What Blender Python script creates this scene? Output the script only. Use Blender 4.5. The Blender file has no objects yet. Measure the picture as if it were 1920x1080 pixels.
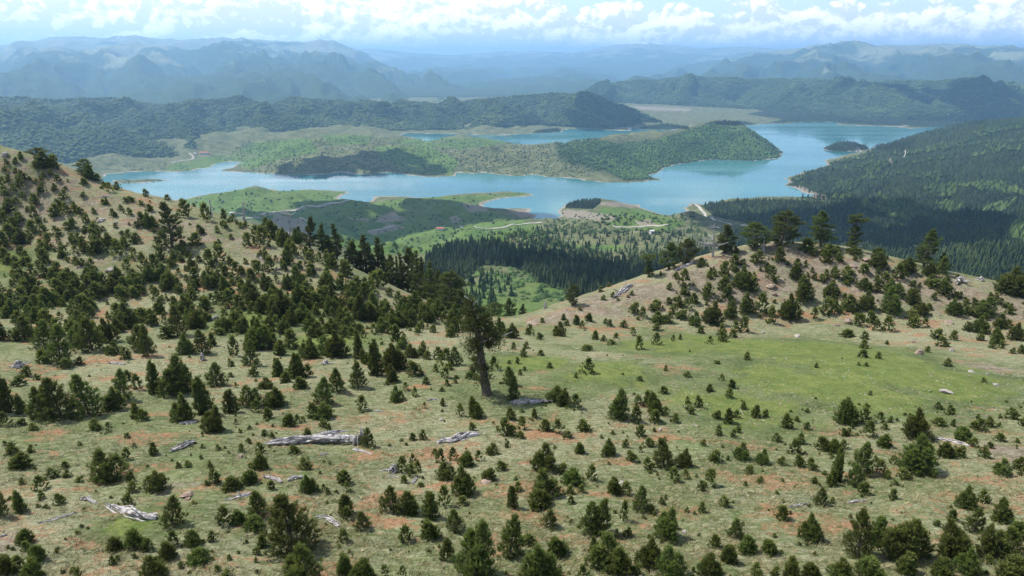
import bpy, bmesh, math, random
import numpy as np
from math import radians, sin, cos, pi

# ------------------------------------------------------------------ camera, sky, sun, exposure
SC = bpy.context.scene
COL = SC.collection
CAM_H = 400.0                      # metres above the lake
PITCH = radians(18.6)
FPX = 1280.0                       # focal length in pixels of the 1920 wide photograph
cam_data = bpy.data.cameras.new('camera')
cam_data.sensor_width = 36.0
cam_data.lens = 24.0
cam_data.clip_start = 1.0
cam_data.clip_end = 200000.0
cam = bpy.data.objects.new('camera', cam_data)
cam.location = (0, 0, CAM_H)
cam.rotation_euler = (pi / 2 - PITCH, 0, 0)
COL.objects.link(cam)
SC.camera = cam

SUN_EL = radians(55)
SUN_AZ = radians(-66)              # measured from straight ahead (+y), negative is left
SUN_DIR = np.array([sin(SUN_AZ) * cos(SUN_EL), cos(SUN_AZ) * cos(SUN_EL), sin(SUN_EL)])
sd = bpy.data.lights.new('sun', 'SUN')
sd.energy = 4.8
sd.angle = radians(0.5)
sd.color = (1.0, 0.955, 0.88)
sun = bpy.data.objects.new('sun', sd)
from mathutils import Vector
sun.rotation_euler = Vector(SUN_DIR).to_track_quat('Z', 'Y').to_euler()
sun.location = (0, 0, 3000)
COL.objects.link(sun)

SC.view_settings.view_transform = 'Standard'
SC.view_settings.look = 'None'
SC.view_settings.exposure = 0.54
SC.view_settings.gamma = 1.0
SC.view_settings.use_curve_mapping = False
SC.render.engine = 'CYCLES'
cy = SC.cycles
cy.use_denoising = True
try:
    cy.denoiser = 'OPENIMAGEDENOISE'
    cy.denoising_input_passes = 'RGB_ALBEDO_NORMAL'
    cy.denoising_prefilter = 'NONE'
except Exception:
    pass
cy.max_bounces = 4
cy.diffuse_bounces = 2
cy.glossy_bounces = 2
cy.transmission_bounces = 2
cy.transparent_max_bounces = 4
cy.volume_bounces = 1
cy.use_adaptive_sampling = True
cy.adaptive_threshold = 0.015


class NT:
    """small node-graph helper"""
    def __init__(self, tree):
        self.t = tree
        self.n = tree.nodes
        self.n.clear()

    def add(self, typ, ins=None, **props):
        nd = self.n.new(typ)
        for k, v in props.items():
            setattr(nd, k, v)
        for k, v in (ins or {}).items():
            s = nd.inputs[k]
            if isinstance(v, bpy.types.NodeSocket):
                self.t.links.new(v, s)
            elif isinstance(v, bpy.types.Node):
                self.t.links.new(v.outputs[0], s)
            else:
                s.default_value = v
        return nd

    def math(self, op, a, b=0.0, clamp=False):
        return self.add('ShaderNodeMath', {0: a, 1: b}, operation=op, use_clamp=clamp).outputs[0]

    def noise(self, vec, scale, detail=5.0, rough=0.55, dist=0.0):
        return self.add('ShaderNodeTexNoise', {'Vector': vec, 'Scale': scale, 'Detail': detail, 'Roughness': rough, 'Distortion': dist}).outputs[0]

    def step(self, x, a, b, lo=0.0, hi=1.0):
        return self.add('ShaderNodeMapRange', {'Value': x, 'From Min': a, 'From Max': b, 'To Min': lo, 'To Max': hi}, interpolation_type='SMOOTHSTEP').outputs[0]

    def mix(self, f, a, b):
        m = self.add('ShaderNodeMix', data_type='RGBA')
        for idx, v in ((0, f), (6, a), (7, b)):
            s = m.inputs[idx]
            if isinstance(v, bpy.types.NodeSocket):
                self.t.links.new(v, s)
            elif idx == 0:
                s.default_value = v
            else:
                s.default_value = (*v, 1.0) if len(v) == 3 else v
        return m.outputs[2]

    def attr(self, name):
        return self.add('ShaderNodeAttribute', attribute_name=name)

    def mapping(self, vec, scale=(1, 1, 1), rot=(0, 0, 0), loc=(0, 0, 0)):
        return self.add('ShaderNodeMapping', {'Vector': vec, 'Scale': scale, 'Rotation': rot, 'Location': loc}).outputs[0]


def build_world():
    w = bpy.data.worlds.new('World')
    SC.world = w
    w.use_nodes = True
    g = NT(w.node_tree)
    sky = g.add('ShaderNodeTexSky', sky_type='NISHITA', sun_disc=False, sun_elevation=SUN_EL,
                sun_rotation=SUN_AZ, altitude=1700.0, air_density=1.0, dust_density=0.6, ozone_density=1.2)
    tc = g.add('ShaderNodeTexCoord').outputs['Generated']
    sep = g.add('ShaderNodeSeparateXYZ', {0: tc})
    z = sep.outputs['Z']
    x = sep.outputs['X']
    # cumulus heaped along the skyline: folded noise at four sizes over a level base, lit from upper left
    def billow(v):
        h = None
        for sc, wt in ((10.0, 0.46), (25.0, 0.28), (62.0, 0.16), (150.0, 0.10)):
            n = g.noise(v, sc, 0.0, 0.5)
            t = g.math('MULTIPLY', g.math('ABSOLUTE', g.math('SUBTRACT', n, 0.5)), wt * 4.0)
            h = t if h is None else g.math('ADD', h, t)
        return h
    v0 = g.mapping(tc, scale=(1.0, 1.0, 1.35))
    v1 = g.mapping(tc, scale=(1.0, 1.0, 1.35), loc=(-0.006, 0.0, 0.010))
    b0 = billow(v0)
    b1 = billow(v1)
    big = g.noise(g.mapping(tc, (1, 1, 0.4)), 6.0, 2.0, 0.55)
    leftish = g.step(x, 0.05, -0.20)
    reach = g.math('ADD', g.math('MULTIPLY', g.math('SUBTRACT', big, 0.5), 0.05), g.math('ADD', 0.064, g.math('MULTIPLY', leftish, 0.12)))
    body = g.math('SUBTRACT', reach, z)
    dens = g.math('ADD', body, g.math('MULTIPLY', g.math('SUBTRACT', b0, 0.35), 0.055))
    heap = g.step(dens, 0.0, 0.009)
    base = g.step(g.math('ADD', z, g.math('MULTIPLY', g.math('SUBTRACT', b0, 0.4), 0.016)), 0.006, 0.026)
    hi = g.noise(g.mapping(tc, (1, 1, 2.0)), 5.0, 5.0, 0.6, 0.0)
    himask = g.math('MULTIPLY', g.step(hi, 0.52, 0.62, 0.0, 0.7), g.step(z, 0.075, 0.12))
    mask = g.math('MAXIMUM', g.math('MULTIPLY', heap, base), himask)
    lit = g.step(g.math('SUBTRACT', b0, b1), -0.22, 0.20)
    grey = g.math('MULTIPLY', g.step(hi, 0.40, 0.60), g.math('ADD', 0.10, g.math('MULTIPLY', leftish, 0.45)))
    lit = g.math('SUBTRACT', lit, grey, True)
    ccol = g.mix(lit, (6.0, 6.1, 6.3), (11.2, 10.8, 10.4))
    col = g.mix(g.step(z, 0.10, 0.0, 0.15, 0.75), sky.outputs[0], (6.8, 6.9, 7.1))
    col = g.mix(g.math('MULTIPLY', mask, 0.97), col, ccol)
    bg = g.add('ShaderNodeBackground', {'Color': col, 'Strength': 0.14})
    g.add('ShaderNodeOutputWorld', {'Surface': bg})


build_world()

# ------------------------------------------------------------------ numeric helpers
RNG = np.random.default_rng(7)
SP, CP = sin(PITCH), cos(PITCH)


def ray(u, v):
    """pixel of the photograph -> direction with unit length along the optical axis"""
    u = np.asarray(u, float); v = np.asarray(v, float)
    xc = (u - 960) / FPX
    yc = (540 - v) / FPX
    return np.stack([xc + 0 * yc, CP + yc * SP, -SP + yc * CP], -1)


def at(u, v, t):
    return ray(u, v) * np.asarray(t, float)[..., None] + np.array([0, 0, CAM_H])


def on_lake(u, v):
    r = ray(u, v)
    return (r * (-CAM_H / r[..., 2])[..., None])[..., :2]


def _hash(ix, iy, seed):
    n = (ix * 374761393 + iy * 668265263 + seed * 1442695041) & 0xFFFFFFFF
    n = ((n ^ (n >> 13)) * 1274126177) & 0xFFFFFFFF
    return (n ^ (n >> 16)) & 0xFFFF


def perlin(x, y, seed=0):
    xi = np.floor(x).astype(np.int64); yi = np.floor(y).astype(np.int64)
    xf = x - xi; yf = y - yi
    u = xf * xf * xf * (xf * (xf * 6 - 15) + 10)
    v = yf * yf * yf * (yf * (yf * 6 - 15) + 10)
    def gr(ox, oy):
        a = _hash(xi + ox, yi + oy, seed) * (2 * pi / 65536.0)
        return np.cos(a) * (xf - ox) + np.sin(a) * (yf - oy)
    a = gr(0, 0) * (1 - u) + gr(1, 0) * u
    b = gr(0, 1) * (1 - u) + gr(1, 1) * u
    return (a * (1 - v) + b * v) * 1.4


def fbm(x, y, octs=5, seed=0, gain=0.5):
    s = 0; a = 1.0; f = 1.0
    for i in range(octs):
        s = s + a * perlin(x * f + 17.3 * i, y * f - 9.1 * i, seed + i)
        a *= gain; f *= 2.03
    return s


def ridged(x, y, octs=5, seed=0, gain=0.5):
    s = 0; a = 1.0; f = 1.0
    for i in range(octs):
        s = s + a * (1 - 2 * np.abs(perlin(x * f + 7.7 * i, y * f + 3.3 * i, seed + i)))
        a *= gain; f *= 2.03
    return s


def sstep(x, a, b):
    t = np.clip((x - a) / (b - a), 0, 1)
    return t * t * (3 - 2 * t)


class TPS:
    """thin plate spline height through scattered points"""
    def __init__(self, xy, z, smooth=0.0, scale=1.0):
        self.s = scale
        P = np.asarray(xy, float) / scale
        n = len(P)
        K = self._k(((P[:, None] - P[None]) ** 2).sum(-1)) + np.eye(n) * smooth
        A = np.zeros((n + 3, n + 3))
        A[:n, :n] = K; A[:n, n] = 1; A[:n, n + 1:] = P; A[n, :n] = 1; A[n + 1:, :n] = P.T
        b = np.zeros(n + 3); b[:n] = z
        self.w = np.linalg.solve(A, b); self.P = P

    @staticmethod
    def _k(r2):
        return 0.5 * r2 * np.log(r2 + 1e-12)

    def __call__(self, x, y):
        X = np.stack([np.ravel(x), np.ravel(y)], -1) / self.s
        out = np.empty(len(X)); n = len(self.P)
        for i in range(0, len(X), 20000):
            q = X[i:i + 20000]
            r2 = (q ** 2).sum(1)[:, None] + (self.P ** 2).sum(1)[None] - 2 * q @ self.P.T
            out[i:i + 20000] = self._k(np.maximum(r2, 0)) @ self.w[:n] + self.w[n] + q @ self.w[n + 1:]
        return out.reshape(np.shape(x))


class Polar:
    """height field on a fan of directions and distances seen from under the camera"""
    def __init__(self, az0, az1, na, d0, d1, nd):
        self.az = np.linspace(radians(az0), radians(az1), na)
        self.ld = np.linspace(math.log(d0), math.log(d1), nd)
        self.d = np.exp(self.ld)
        self.X = np.sin(self.az)[:, None] * self.d[None]
        self.Y = np.cos(self.az)[:, None] * self.d[None]
        self.Z = np.zeros((na, nd))

    def height(self, x, y):
        x = np.asarray(x, float); y = np.asarray(y, float)
        a = (np.arctan2(x, y) - self.az[0]) / (self.az[1] - self.az[0])
        b = (np.log(np.hypot(x, y) + 1e-9) - self.ld[0]) / (self.ld[1] - self.ld[0])
        a = np.clip(a, 0, len(self.az) - 1.001); b = np.clip(b, 0, len(self.ld) - 1.001)
        i = a.astype(int); j = b.astype(int); fa = a - i; fb = b - j
        Z = self.Z
        return (Z[i, j] * (1 - fa) + Z[i + 1, j] * fa) * (1 - fb) + (Z[i, j + 1] * (1 - fa) + Z[i + 1, j + 1] * fa) * fb

    def hit(self, u, v):
        """first point of the sheet seen through each pixel; nan where the ray misses"""
        r = ray(np.atleast_1d(u), np.atleast_1d(v))
        h = np.hypot(r[:, 0], r[:, 1])
        slope = r[:, 2] / h
        az = np.arctan2(r[:, 0], r[:, 1])
        a = (az - self.az[0]) / (self.az[1] - self.az[0])
        ok = (a >= 0) & (a <= len(self.az) - 1)
        a = np.clip(a, 0, len(self.az) - 1.001)
        out = np.full((len(r), 3), np.nan)
        for s in range(0, len(r), 4000):
            e = slice(s, s + 4000)
            i = a[e].astype(int); f = (a[e] - i)[:, None]
            prof = (self.Z[i] * (1 - f) + self.Z[i + 1] * f - CAM_H) / self.d[None]
            above = prof >= slope[e][:, None]
            j = above.argmax(1)
            good = above.any(1) & ok[e] & (j > 0)
            j1 = np.maximum(j, 1); k = np.arange(len(j))
            p0 = prof[k, j1 - 1]; p1 = prof[k, j1]
            w = np.clip((slope[e] - p0) / (p1 - p0 + 1e-12), 0, 1)
            d = self.d[j1 - 1] * (1 - w) + self.d[j1] * w
            pt = np.stack([np.sin(az[e]) * d, np.cos(az[e]) * d, CAM_H + slope[e] * d], -1)
            pt[~good] = np.nan
            out[e] = pt
        return out


def proj(P):
    P = np.asarray(P, float)
    q = P - np.array([0, 0, CAM_H])
    t = q[..., 1] * CP - q[..., 2] * SP
    yc = q[..., 1] * SP + q[..., 2] * CP
    return 960 + FPX * q[..., 0] / t, 540 - FPX * yc / t, t


def in_poly(px, py, poly):
    poly = np.asarray(poly, float)
    inside = np.zeros(np.shape(px), bool)
    n = len(poly); j = n - 1
    for i in range(n):
        xi, yi = poly[i]; xj, yj = poly[j]
        c = ((yi > py) != (yj > py)) & (px < (xj - xi) * (py - yi) / (yj - yi + 1e-12) + xi)
        inside ^= c
        j = i
    return inside


def poly_dist(px, py, poly):
    poly = np.asarray(poly, float)
    best = np.full(np.shape(px), 1e18)
    n = len(poly)
    for i in range(n):
        a = poly[i]; b = poly[(i + 1) % n]
        dx, dy = b - a
        L = dx * dx + dy * dy + 1e-12
        t = np.clip(((px - a[0]) * dx + (py - a[1]) * dy) / L, 0, 1)
        d = (px - a[0] - t * dx) ** 2 + (py - a[1] - t * dy) ** 2
        np.minimum(best, d, out=best)
    return np.sqrt(best)


def jitter_poly(poly, amp, n_sub, seed):
    """add natural wobble to a coarse outline"""
    r = np.random.default_rng(seed)
    P = np.asarray(poly, float); out = []
    for i in range(len(P)):
        a = P[i]; b = P[(i + 1) % len(P)]
        L = np.hypot(*(b - a)); nrm = np.array([-(b - a)[1], (b - a)[0]]) / (L + 1e-9)
        k = max(1, min(8, int(L / n_sub)))
        for q in range(k):
            f = q / k
            out.append(a * (1 - f) + b * f + (nrm * r.normal(0, amp) if q else 0))
    return np.array(out)


# ------------------------------------------------------------------ mesh helpers
def mesh_np(name, V, F, mat=None, smooth=False, attrs=None):
    V = np.asarray(V, np.float32); F = np.asarray(F, np.int32)
    k = F.shape[1]
    me = bpy.data.meshes.new(name)
    me.vertices.add(len(V)); me.vertices.foreach_set('co', V.ravel())
    me.loops.add(F.size); me.loops.foreach_set('vertex_index', F.ravel())
    me.polygons.add(len(F))
    me.polygons.foreach_set('loop_start', np.arange(0, F.size, k, dtype=np.int32))
    me.polygons.foreach_set('loop_total', np.full(len(F), k, np.int32))
    me.polygons.foreach_set('use_smooth', np.full(len(F), bool(smooth)))
    for an, val in (attrs or {}).items():
        a = me.attributes.new(an, 'FLOAT', 'POINT')
        a.data.foreach_set('value', np.asarray(val, np.float32).ravel())
    me.update(calc_edges=True)
    if mat:
        me.materials.append(mat)
    return me


def obj(name, me, parent=None, loc=None, kind=None, label=None, cat=None, group=None):
    o = bpy.data.objects.new(name, me)
    COL.objects.link(o)
    if parent is not None:
        o.parent = parent
    if loc is not None:
        o.location = loc
    tag(o, label, cat, group, kind)
    return o


def tag(o, label=None, cat=None, group=None, kind=None):
    for k, v in (('label', label), ('category', cat), ('group', group), ('kind', kind)):
        if v:
            o[k] = v
    return o


def grid_mesh(name, G, mat, attrs=None, smooth=True):
    na, nd = G.Z.shape
    V = np.stack([G.X, G.Y, G.Z], -1).reshape(-1, 3)
    i = np.arange(na - 1)[:, None] * nd + np.arange(nd - 1)[None]
    F = np.stack([i, i + nd, i + nd + 1, i + 1], -1).reshape(-1, 4)[:, ::-1]
    return mesh_np(name, V, F, mat, smooth, attrs)


class Soup:
    """collects triangles into one mesh"""
    def __init__(self):
        self.V = []; self.F = []; self.A = []; self.n = 0

    def add(self, V, F, a=None):
        V = np.asarray(V, float).reshape(-1, 3); F = np.asarray(F, int).reshape(-1, 3)
        self.V.append(V); self.F.append(F + self.n); self.n += len(V)
        self.A.append(np.zeros(len(V)) if a is None else np.broadcast_to(np.asarray(a, float), (len(V),)))

    def arrays(self):
        return np.concatenate(self.V), np.concatenate(self.F), np.concatenate(self.A)

    def tube(self, pts, radii, n=5, a=0.0, cap=True):
        pts = np.asarray(pts, float); m = len(pts)
        T = np.gradient(pts, axis=0)
        T /= np.linalg.norm(T, axis=1)[:, None] + 1e-9
        ref = np.array([0.31, 0.17, 0.93]) if abs(T[0] @ np.array([0.31, 0.17, 0.93])) < 0.9 else np.array([1.0, 0.1, 0])
        A = np.cross(T, ref); A /= np.linalg.norm(A, axis=1)[:, None] + 1e-9
        B = np.cross(T, A)
        th = np.arange(n) * 2 * pi / n
        ring = A[:, None] * np.cos(th)[None, :, None] + B[:, None] * np.sin(th)[None, :, None]
        V = pts[:, None] + ring * np.asarray(radii, float)[:, None, None]
        V = V.reshape(-1, 3)
        F = []
        for i in range(m - 1):
            for j in range(n):
                p = i * n + j; q = i * n + (j + 1) % n
                F += [(p, q, q + n), (p, q + n, p + n)]
        if cap:
            V = np.vstack([V, pts[-1:], pts[:1]])
            e = m * n
            for j in range(n):
                F.append(((m - 1) * n + j, (m - 1) * n + (j + 1) % n, e))
                F.append(((j + 1) % n, j, e + 1))
        self.add(V, F, a)

    def build(self, name, mat, parent=None, smooth=False, **kw):
        V, F, A = self.arrays()
        return obj(name, mesh_np(name, V, F, mat, smooth, {'tone': A}), parent, **kw)

    def mesh(self, name, mat, smooth=False):
        V, F, A = self.arrays()
        return mesh_np(name, V, F, mat, smooth, {'tone': A})


def new_mat(name):
    m = bpy.data.materials.new(name)
    m.use_nodes = True
    return m, NT(m.node_tree)


def finish(g, color, rough=0.9, normal=None, spec=0.2, **extra):
    ins = {'Base Color': color, 'Roughness': rough, 'Specular IOR Level': spec}
    if normal is not None:
        ins['Normal'] = normal
    ins.update(extra)
    b = g.add('ShaderNodeBsdfPrincipled', ins)
    g.add('ShaderNodeOutputMaterial', {'Surface': b.outputs[0]})
    return b


def rgb(*c):
    return (*c, 1.0)

# ------------------------------------------------------------------ materials of the land
def mat_near_ground():
    m, g = new_mat('hillside_turf')
    p = g.add('ShaderNodeNewGeometry').outputs['Position']
    bare = g.attr('bare').outputs['Fac']
    lush = g.attr('lush').outputs['Fac']
    big = g.noise(p, 0.045, 5, 0.55)
    mid = g.noise(p, 0.22, 6, 0.6)
    streak = g.noise(g.mapping(p, (0.55, 1.9, 1.0), (0, 0, 0.12)), 1.1, 7, 0.70, 0.0)
    fine = g.noise(p, 5.0, 5, 0.7)
    grass = g.mix(g.step(mid, 0.35, 0.65), (0.066, 0.092, 0.033), (0.115, 0.142, 0.056))
    straw = g.mix(g.step(fine, 0.3, 0.7), (0.165, 0.165, 0.096), (0.315, 0.298, 0.195))
    amt = g.math('ADD', g.math('MULTIPLY', streak, 0.75), g.math('MULTIPLY', big, 0.55))
    amt = g.math('SUBTRACT', amt, g.math('MULTIPLY', lush, 0.36))
    c = g.mix(g.step(amt, 0.53, 0.76, 0.0, 0.85), grass, straw)
    lushcol = g.mix(g.step(g.noise(p, 0.5, 5, 0.6), 0.35, 0.65), (0.086, 0.125, 0.028), (0.149, 0.175, 0.046))
    c = g.mix(g.math('MULTIPLY', g.step(g.math('ADD', lush, g.math('MULTIPLY', g.math('SUBTRACT', g.noise(p, 0.16, 9, 0.72, 0.0), 0.5), 2.4)), 0.38, 0.62), 0.72), c, lushcol)
    # red-brown earth showing through in worn patches
    rn = g.math('ADD', g.math('MULTIPLY', g.noise(g.mapping(p, (0.8, 1.3, 1)), 0.20, 7, 0.66, 0.4), 0.75), g.math('MULTIPLY', g.noise(p, 1.7, 5, 0.65), 0.25))
    rn = g.math('SUBTRACT', rn, g.math('MULTIPLY', lush, 0.16))
    rn = g.math('ADD', rn, g.math('MULTIPLY', g.math('SUBTRACT', big, 0.5), 0.15))
    rn = g.math('ADD', rn, g.math('MULTIPLY', g.math('SUBTRACT', g.noise(g.mapping(p, (0.8, 1.5, 1)), 2.4, 6, 0.75), 0.5), 0.42))
    red = g.mix(g.noise(p, 2.2, 4, 0.6), (0.205, 0.083, 0.040), (0.304, 0.188, 0.109))
    c = g.mix(g.step(rn, 0.53, 0.60, 0.0, 0.92), c, red)
    # stony tan slopes
    tan = g.mix(g.step(g.noise(p, 0.6, 6, 0.7), 0.35, 0.68), (0.130, 0.098, 0.074), (0.265, 0.218, 0.172))
    bm = g.math('ADD', bare, g.math('MULTIPLY', g.math('SUBTRACT', g.noise(p, 0.35, 7, 0.70), 0.5), 2.3))
    c = g.mix(g.step(bm, 0.46, 0.86, 0.0, 0.80), c, tan)
    # little pale stones
    vor = g.add('ShaderNodeTexVoronoi', {'Vector': g.mapping(p, (1.0, 1.2, 1.0)), 'Scale': 2.3, 'Randomness': 1.0})
    st = g.step(vor.outputs['Distance'], 0.15, 0.09)
    st = g.math('MULTIPLY', st, g.step(g.math('ADD', g.noise(p, 0.30, 4, 0.6), g.math('MULTIPLY', bare, 0.22)), 0.52, 0.66))
    c = g.mix(g.math('MULTIPLY', st, 0.8), c, (0.310, 0.277, 0.238))
    wisp = g.noise(g.mapping(p, (0.7, 2.6, 1.0), (0, 0, -0.1)), 2.6, 6, 0.72)
    wisp = g.math('MULTIPLY', g.step(wisp, 0.53, 0.64), g.math('SUBTRACT', 0.75, g.math('MULTIPLY', lush, 0.55)))
    c = g.mix(g.math('MULTIPLY', wisp, 0.6), c, (0.365, 0.340, 0.225))
    spk = g.step(g.noise(p, 3.2, 7, 0.78), 0.32, 0.68, 0.66, 1.30)
    c = g.add('ShaderNodeHueSaturation', {'Color': c, 'Value': spk}).outputs[0]
    c = g.mix(g.math('MULTIPLY', g.step(g.noise(p, 11.0, 4, 0.7), 0.45, 0.75), 0.28), c, (0.066, 0.066, 0.030))
    h = g.math('ADD', g.math('MULTIPLY', streak, 0.35), g.math('ADD', g.math('MULTIPLY', fine, 0.16), g.math('MULTIPLY', st, 0.18)))
    bump = g.add('ShaderNodeBump', {'Height': h, 'Strength': 0.9, 'Distance': 0.55})
    finish(g, c, 0.95, bump.outputs[0], 0.05)
    return m


def mat_valley():
    m, g = new_mat('valley_land')
    p = g.add('ShaderNodeNewGeometry').outputs['Position']
    forest = g.attr('forest').outputs['Fac']
    bare = g.attr('bare').outputs['Fac']
    meadow = g.attr('meadow').outputs['Fac']
    shore = g.attr('shore').outputs['Fac']
    n1 = g.noise(p, 0.006, 7, 0.6)
    n2 = g.noise(p, 0.03, 7, 0.65)
    n3 = g.noise(p, 0.12, 5, 0.65)
    scrub = g.mix(g.step(n2, 0.35, 0.65), (0.078, 0.094, 0.042), (0.165, 0.168, 0.085))
    scrub = g.mix(g.step(n3, 0.5, 0.72), scrub, (0.033, 0.045, 0.017))
    mead = g.mix(g.step(n2, 0.3, 0.7), (0.069, 0.122, 0.030), (0.115, 0.168, 0.046))
    mead = g.mix(g.step(n1, 0.5, 0.7, 0.0, 0.7), mead, (0.122, 0.135, 0.059))
    mead = g.mix(g.step(n3, 0.62, 0.75, 0.0, 0.7), mead, (0.036, 0.056, 0.020))
    wood = g.mix(n3, (0.017, 0.028, 0.012), (0.040, 0.056, 0.021))
    earth = g.mix(n3, (0.178, 0.149, 0.115), (0.277, 0.238, 0.191))
    c = g.mix(g.step(g.math('ADD', meadow, g.math('MULTIPLY', g.math('SUBTRACT', n2, 0.5), 0.7)), 0.35, 0.65), scrub, mead)
    c = g.mix(g.step(g.math('ADD', forest, g.math('MULTIPLY', g.math('SUBTRACT', n2, 0.5), 0.6)), 0.4, 0.6), c, wood)
    bm = g.math('ADD', bare, g.math('MULTIPLY', g.math('SUBTRACT', n2, 0.5), 1.1))
    c = g.mix(g.step(bm, 0.42, 0.66, 0.0, 0.85), c, earth)
    sm = g.math('ADD', shore, g.math('MULTIPLY', g.math('SUBTRACT', g.noise(p, 0.011, 5, 0.6), 0.5), 1.2))
    c = g.mix(g.step(sm, 0.45, 0.75, 0.0, 0.9), c, (0.290, 0.251, 0.198))
    bump = g.add('ShaderNodeBump', {'Height': g.math('ADD', n2, g.math('MULTIPLY', n3, 0.4)), 'Strength': 0.8, 'Distance': 6.0})
    finish(g, c, 0.95, bump.outputs[0], 0.05)
    return m


def mat_wooded_hill():
    m, g = new_mat('wooded_hill')
    p = g.add('ShaderNodeNewGeometry').outputs['Position']
    n1 = g.noise(p, 0.0035, 6, 0.6)
    n3 = g.noise(p, 0.03, 6, 0.7)
    c = g.mix(g.step(n3, 0.35, 0.65), (0.022, 0.038, 0.015), (0.060, 0.088, 0.030))
    c = g.mix(g.step(n1, 0.58, 0.72, 0.0, 0.5), c, (0.12, 0.15, 0.055))
    bump = g.add('ShaderNodeBump', {'Height': n3, 'Strength': 1.0, 'Distance': 14.0})
    finish(g, c, 0.95, bump.outputs[0], 0.03)
    return m


def mat_mountain():
    m, g = new_mat('mountain_slopes')
    geo = g.add('ShaderNodeNewGeometry')
    p = geo.outputs['Position']
    z = g.add('ShaderNodeSeparateXYZ', {0: p}).outputs['Z']
    n1 = g.noise(p, 0.0009, 8, 0.62)
    n2 = g.noise(p, 0.006, 7, 0.66)
    wood = g.mix(n2, (0.030, 0.050, 0.022), (0.060, 0.090, 0.032))
    past = g.mix(n2, (0.120, 0.145, 0.070), (0.270, 0.275, 0.180))
    rock = g.mix(n2, (0.26, 0.25, 0.22), (0.42, 0.40, 0.37))
    hi = g.math('ADD', g.math('MULTIPLY', z, 0.00060), g.math('MULTIPLY', g.math('SUBTRACT', n1, 0.5), 1.3))
    c = g.mix(g.step(hi, 0.26, 0.40), wood, past)
    c = g.mix(g.step(g.math('ADD', n2, g.math('MULTIPLY', hi, 0.35)), 0.74, 0.84, 0.0, 0.8), c, rock)
    sn = g.math('ADD', g.math('MULTIPLY', z, 0.002), g.noise(p, 0.0035, 6, 0.6))
    c = g.mix(g.step(sn, 2.26, 2.36), c, (0.85, 0.87, 0.9))
    bump = g.add('ShaderNodeBump', {'Height': n2, 'Strength': 1.0, 'Distance': 60.0})
    finish(g, c, 0.95, bump.outputs[0], 0.03)
    return m


def mat_water():
    m, g = new_mat('lake_water')
    p = g.add('ShaderNodeNewGeometry').outputs['Position']
    n1 = g.noise(g.mapping(p, (0.6, 1.6, 1)), 0.0016, 4, 0.5)
    w = g.noise(g.mapping(p, (0.7, 1.3, 1)), 0.25, 5, 0.6)
    c = g.mix(g.step(n1, 0.35, 0.65), (0.028, 0.128, 0.140), (0.055, 0.180, 0.182))
    bump = g.add('ShaderNodeBump', {'Height': w, 'Strength': 0.06, 'Distance': 0.3})
    rough = g.step(g.noise(g.mapping(p, (0.5, 2.2, 1)), 0.002, 4, 0.5), 0.35, 0.65, 0.05, 0.20)
    finish(g, c, rough, bump.outputs[0], 0.35, IOR=1.33)
    return m


def mat_simple(name, c1, c2, scale, rough=0.9, bump=0.0, spec=0.1, detail=5):
    m, g = new_mat(name)
    p = g.add('ShaderNodeNewGeometry').outputs['Position']
    n = g.noise(p, scale, detail, 0.62)
    col = g.mix(g.step(n, 0.3, 0.7), c1, c2)
    nor = g.add('ShaderNodeBump', {'Height': n, 'Strength': 0.8, 'Distance': bump}).outputs[0] if bump else None
    finish(g, col, rough, nor, spec)
    return m


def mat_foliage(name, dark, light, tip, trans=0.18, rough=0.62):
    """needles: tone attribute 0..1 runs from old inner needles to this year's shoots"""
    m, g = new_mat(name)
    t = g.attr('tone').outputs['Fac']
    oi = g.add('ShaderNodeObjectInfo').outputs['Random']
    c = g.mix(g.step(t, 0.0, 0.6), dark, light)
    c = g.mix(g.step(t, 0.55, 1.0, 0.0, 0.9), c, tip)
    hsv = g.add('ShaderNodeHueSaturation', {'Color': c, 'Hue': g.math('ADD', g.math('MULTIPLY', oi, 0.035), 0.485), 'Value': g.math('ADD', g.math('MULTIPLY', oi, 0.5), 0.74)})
    b = g.add('ShaderNodeBsdfPrincipled', {'Base Color': hsv.outputs[0], 'Roughness': rough, 'Specular IOR Level': 0.22})
    tr = g.add('ShaderNodeBsdfTranslucent', {'Color': hsv.outputs[0]})
    mx = g.add('ShaderNodeMixShader', {0: trans, 1: b.outputs[0], 2: tr.outputs[0]})
    g.add('ShaderNodeOutputMaterial', {'Surface': mx.outputs[0]})
    return m


def mat_tone(name, stops, noise_scale, rough=0.9):
    """colour picked by the tone attribute with some position noise"""
    m, g = new_mat(name)
    t = g.attr('tone').outputs['Fac']
    p = g.add('ShaderNodeNewGeometry').outputs['Position']
    n = g.noise(p, noise_scale, 5, 0.6)
    v = g.math('ADD', t, g.math('MULTIPLY', g.math('SUBTRACT', n, 0.5), 0.5))
    r = g.add('ShaderNodeValToRGB', {'Fac': v})
    cr = r.color_ramp
    while len(cr.elements) < len(stops):
        cr.elements.new(0.5)
    for e, (pos, c) in zip(cr.elements, stops):
        e.position = pos
        e.color = (*c, 1)
    finish(g, r.outputs[0], rough, None, 0.05)
    return m


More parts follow.
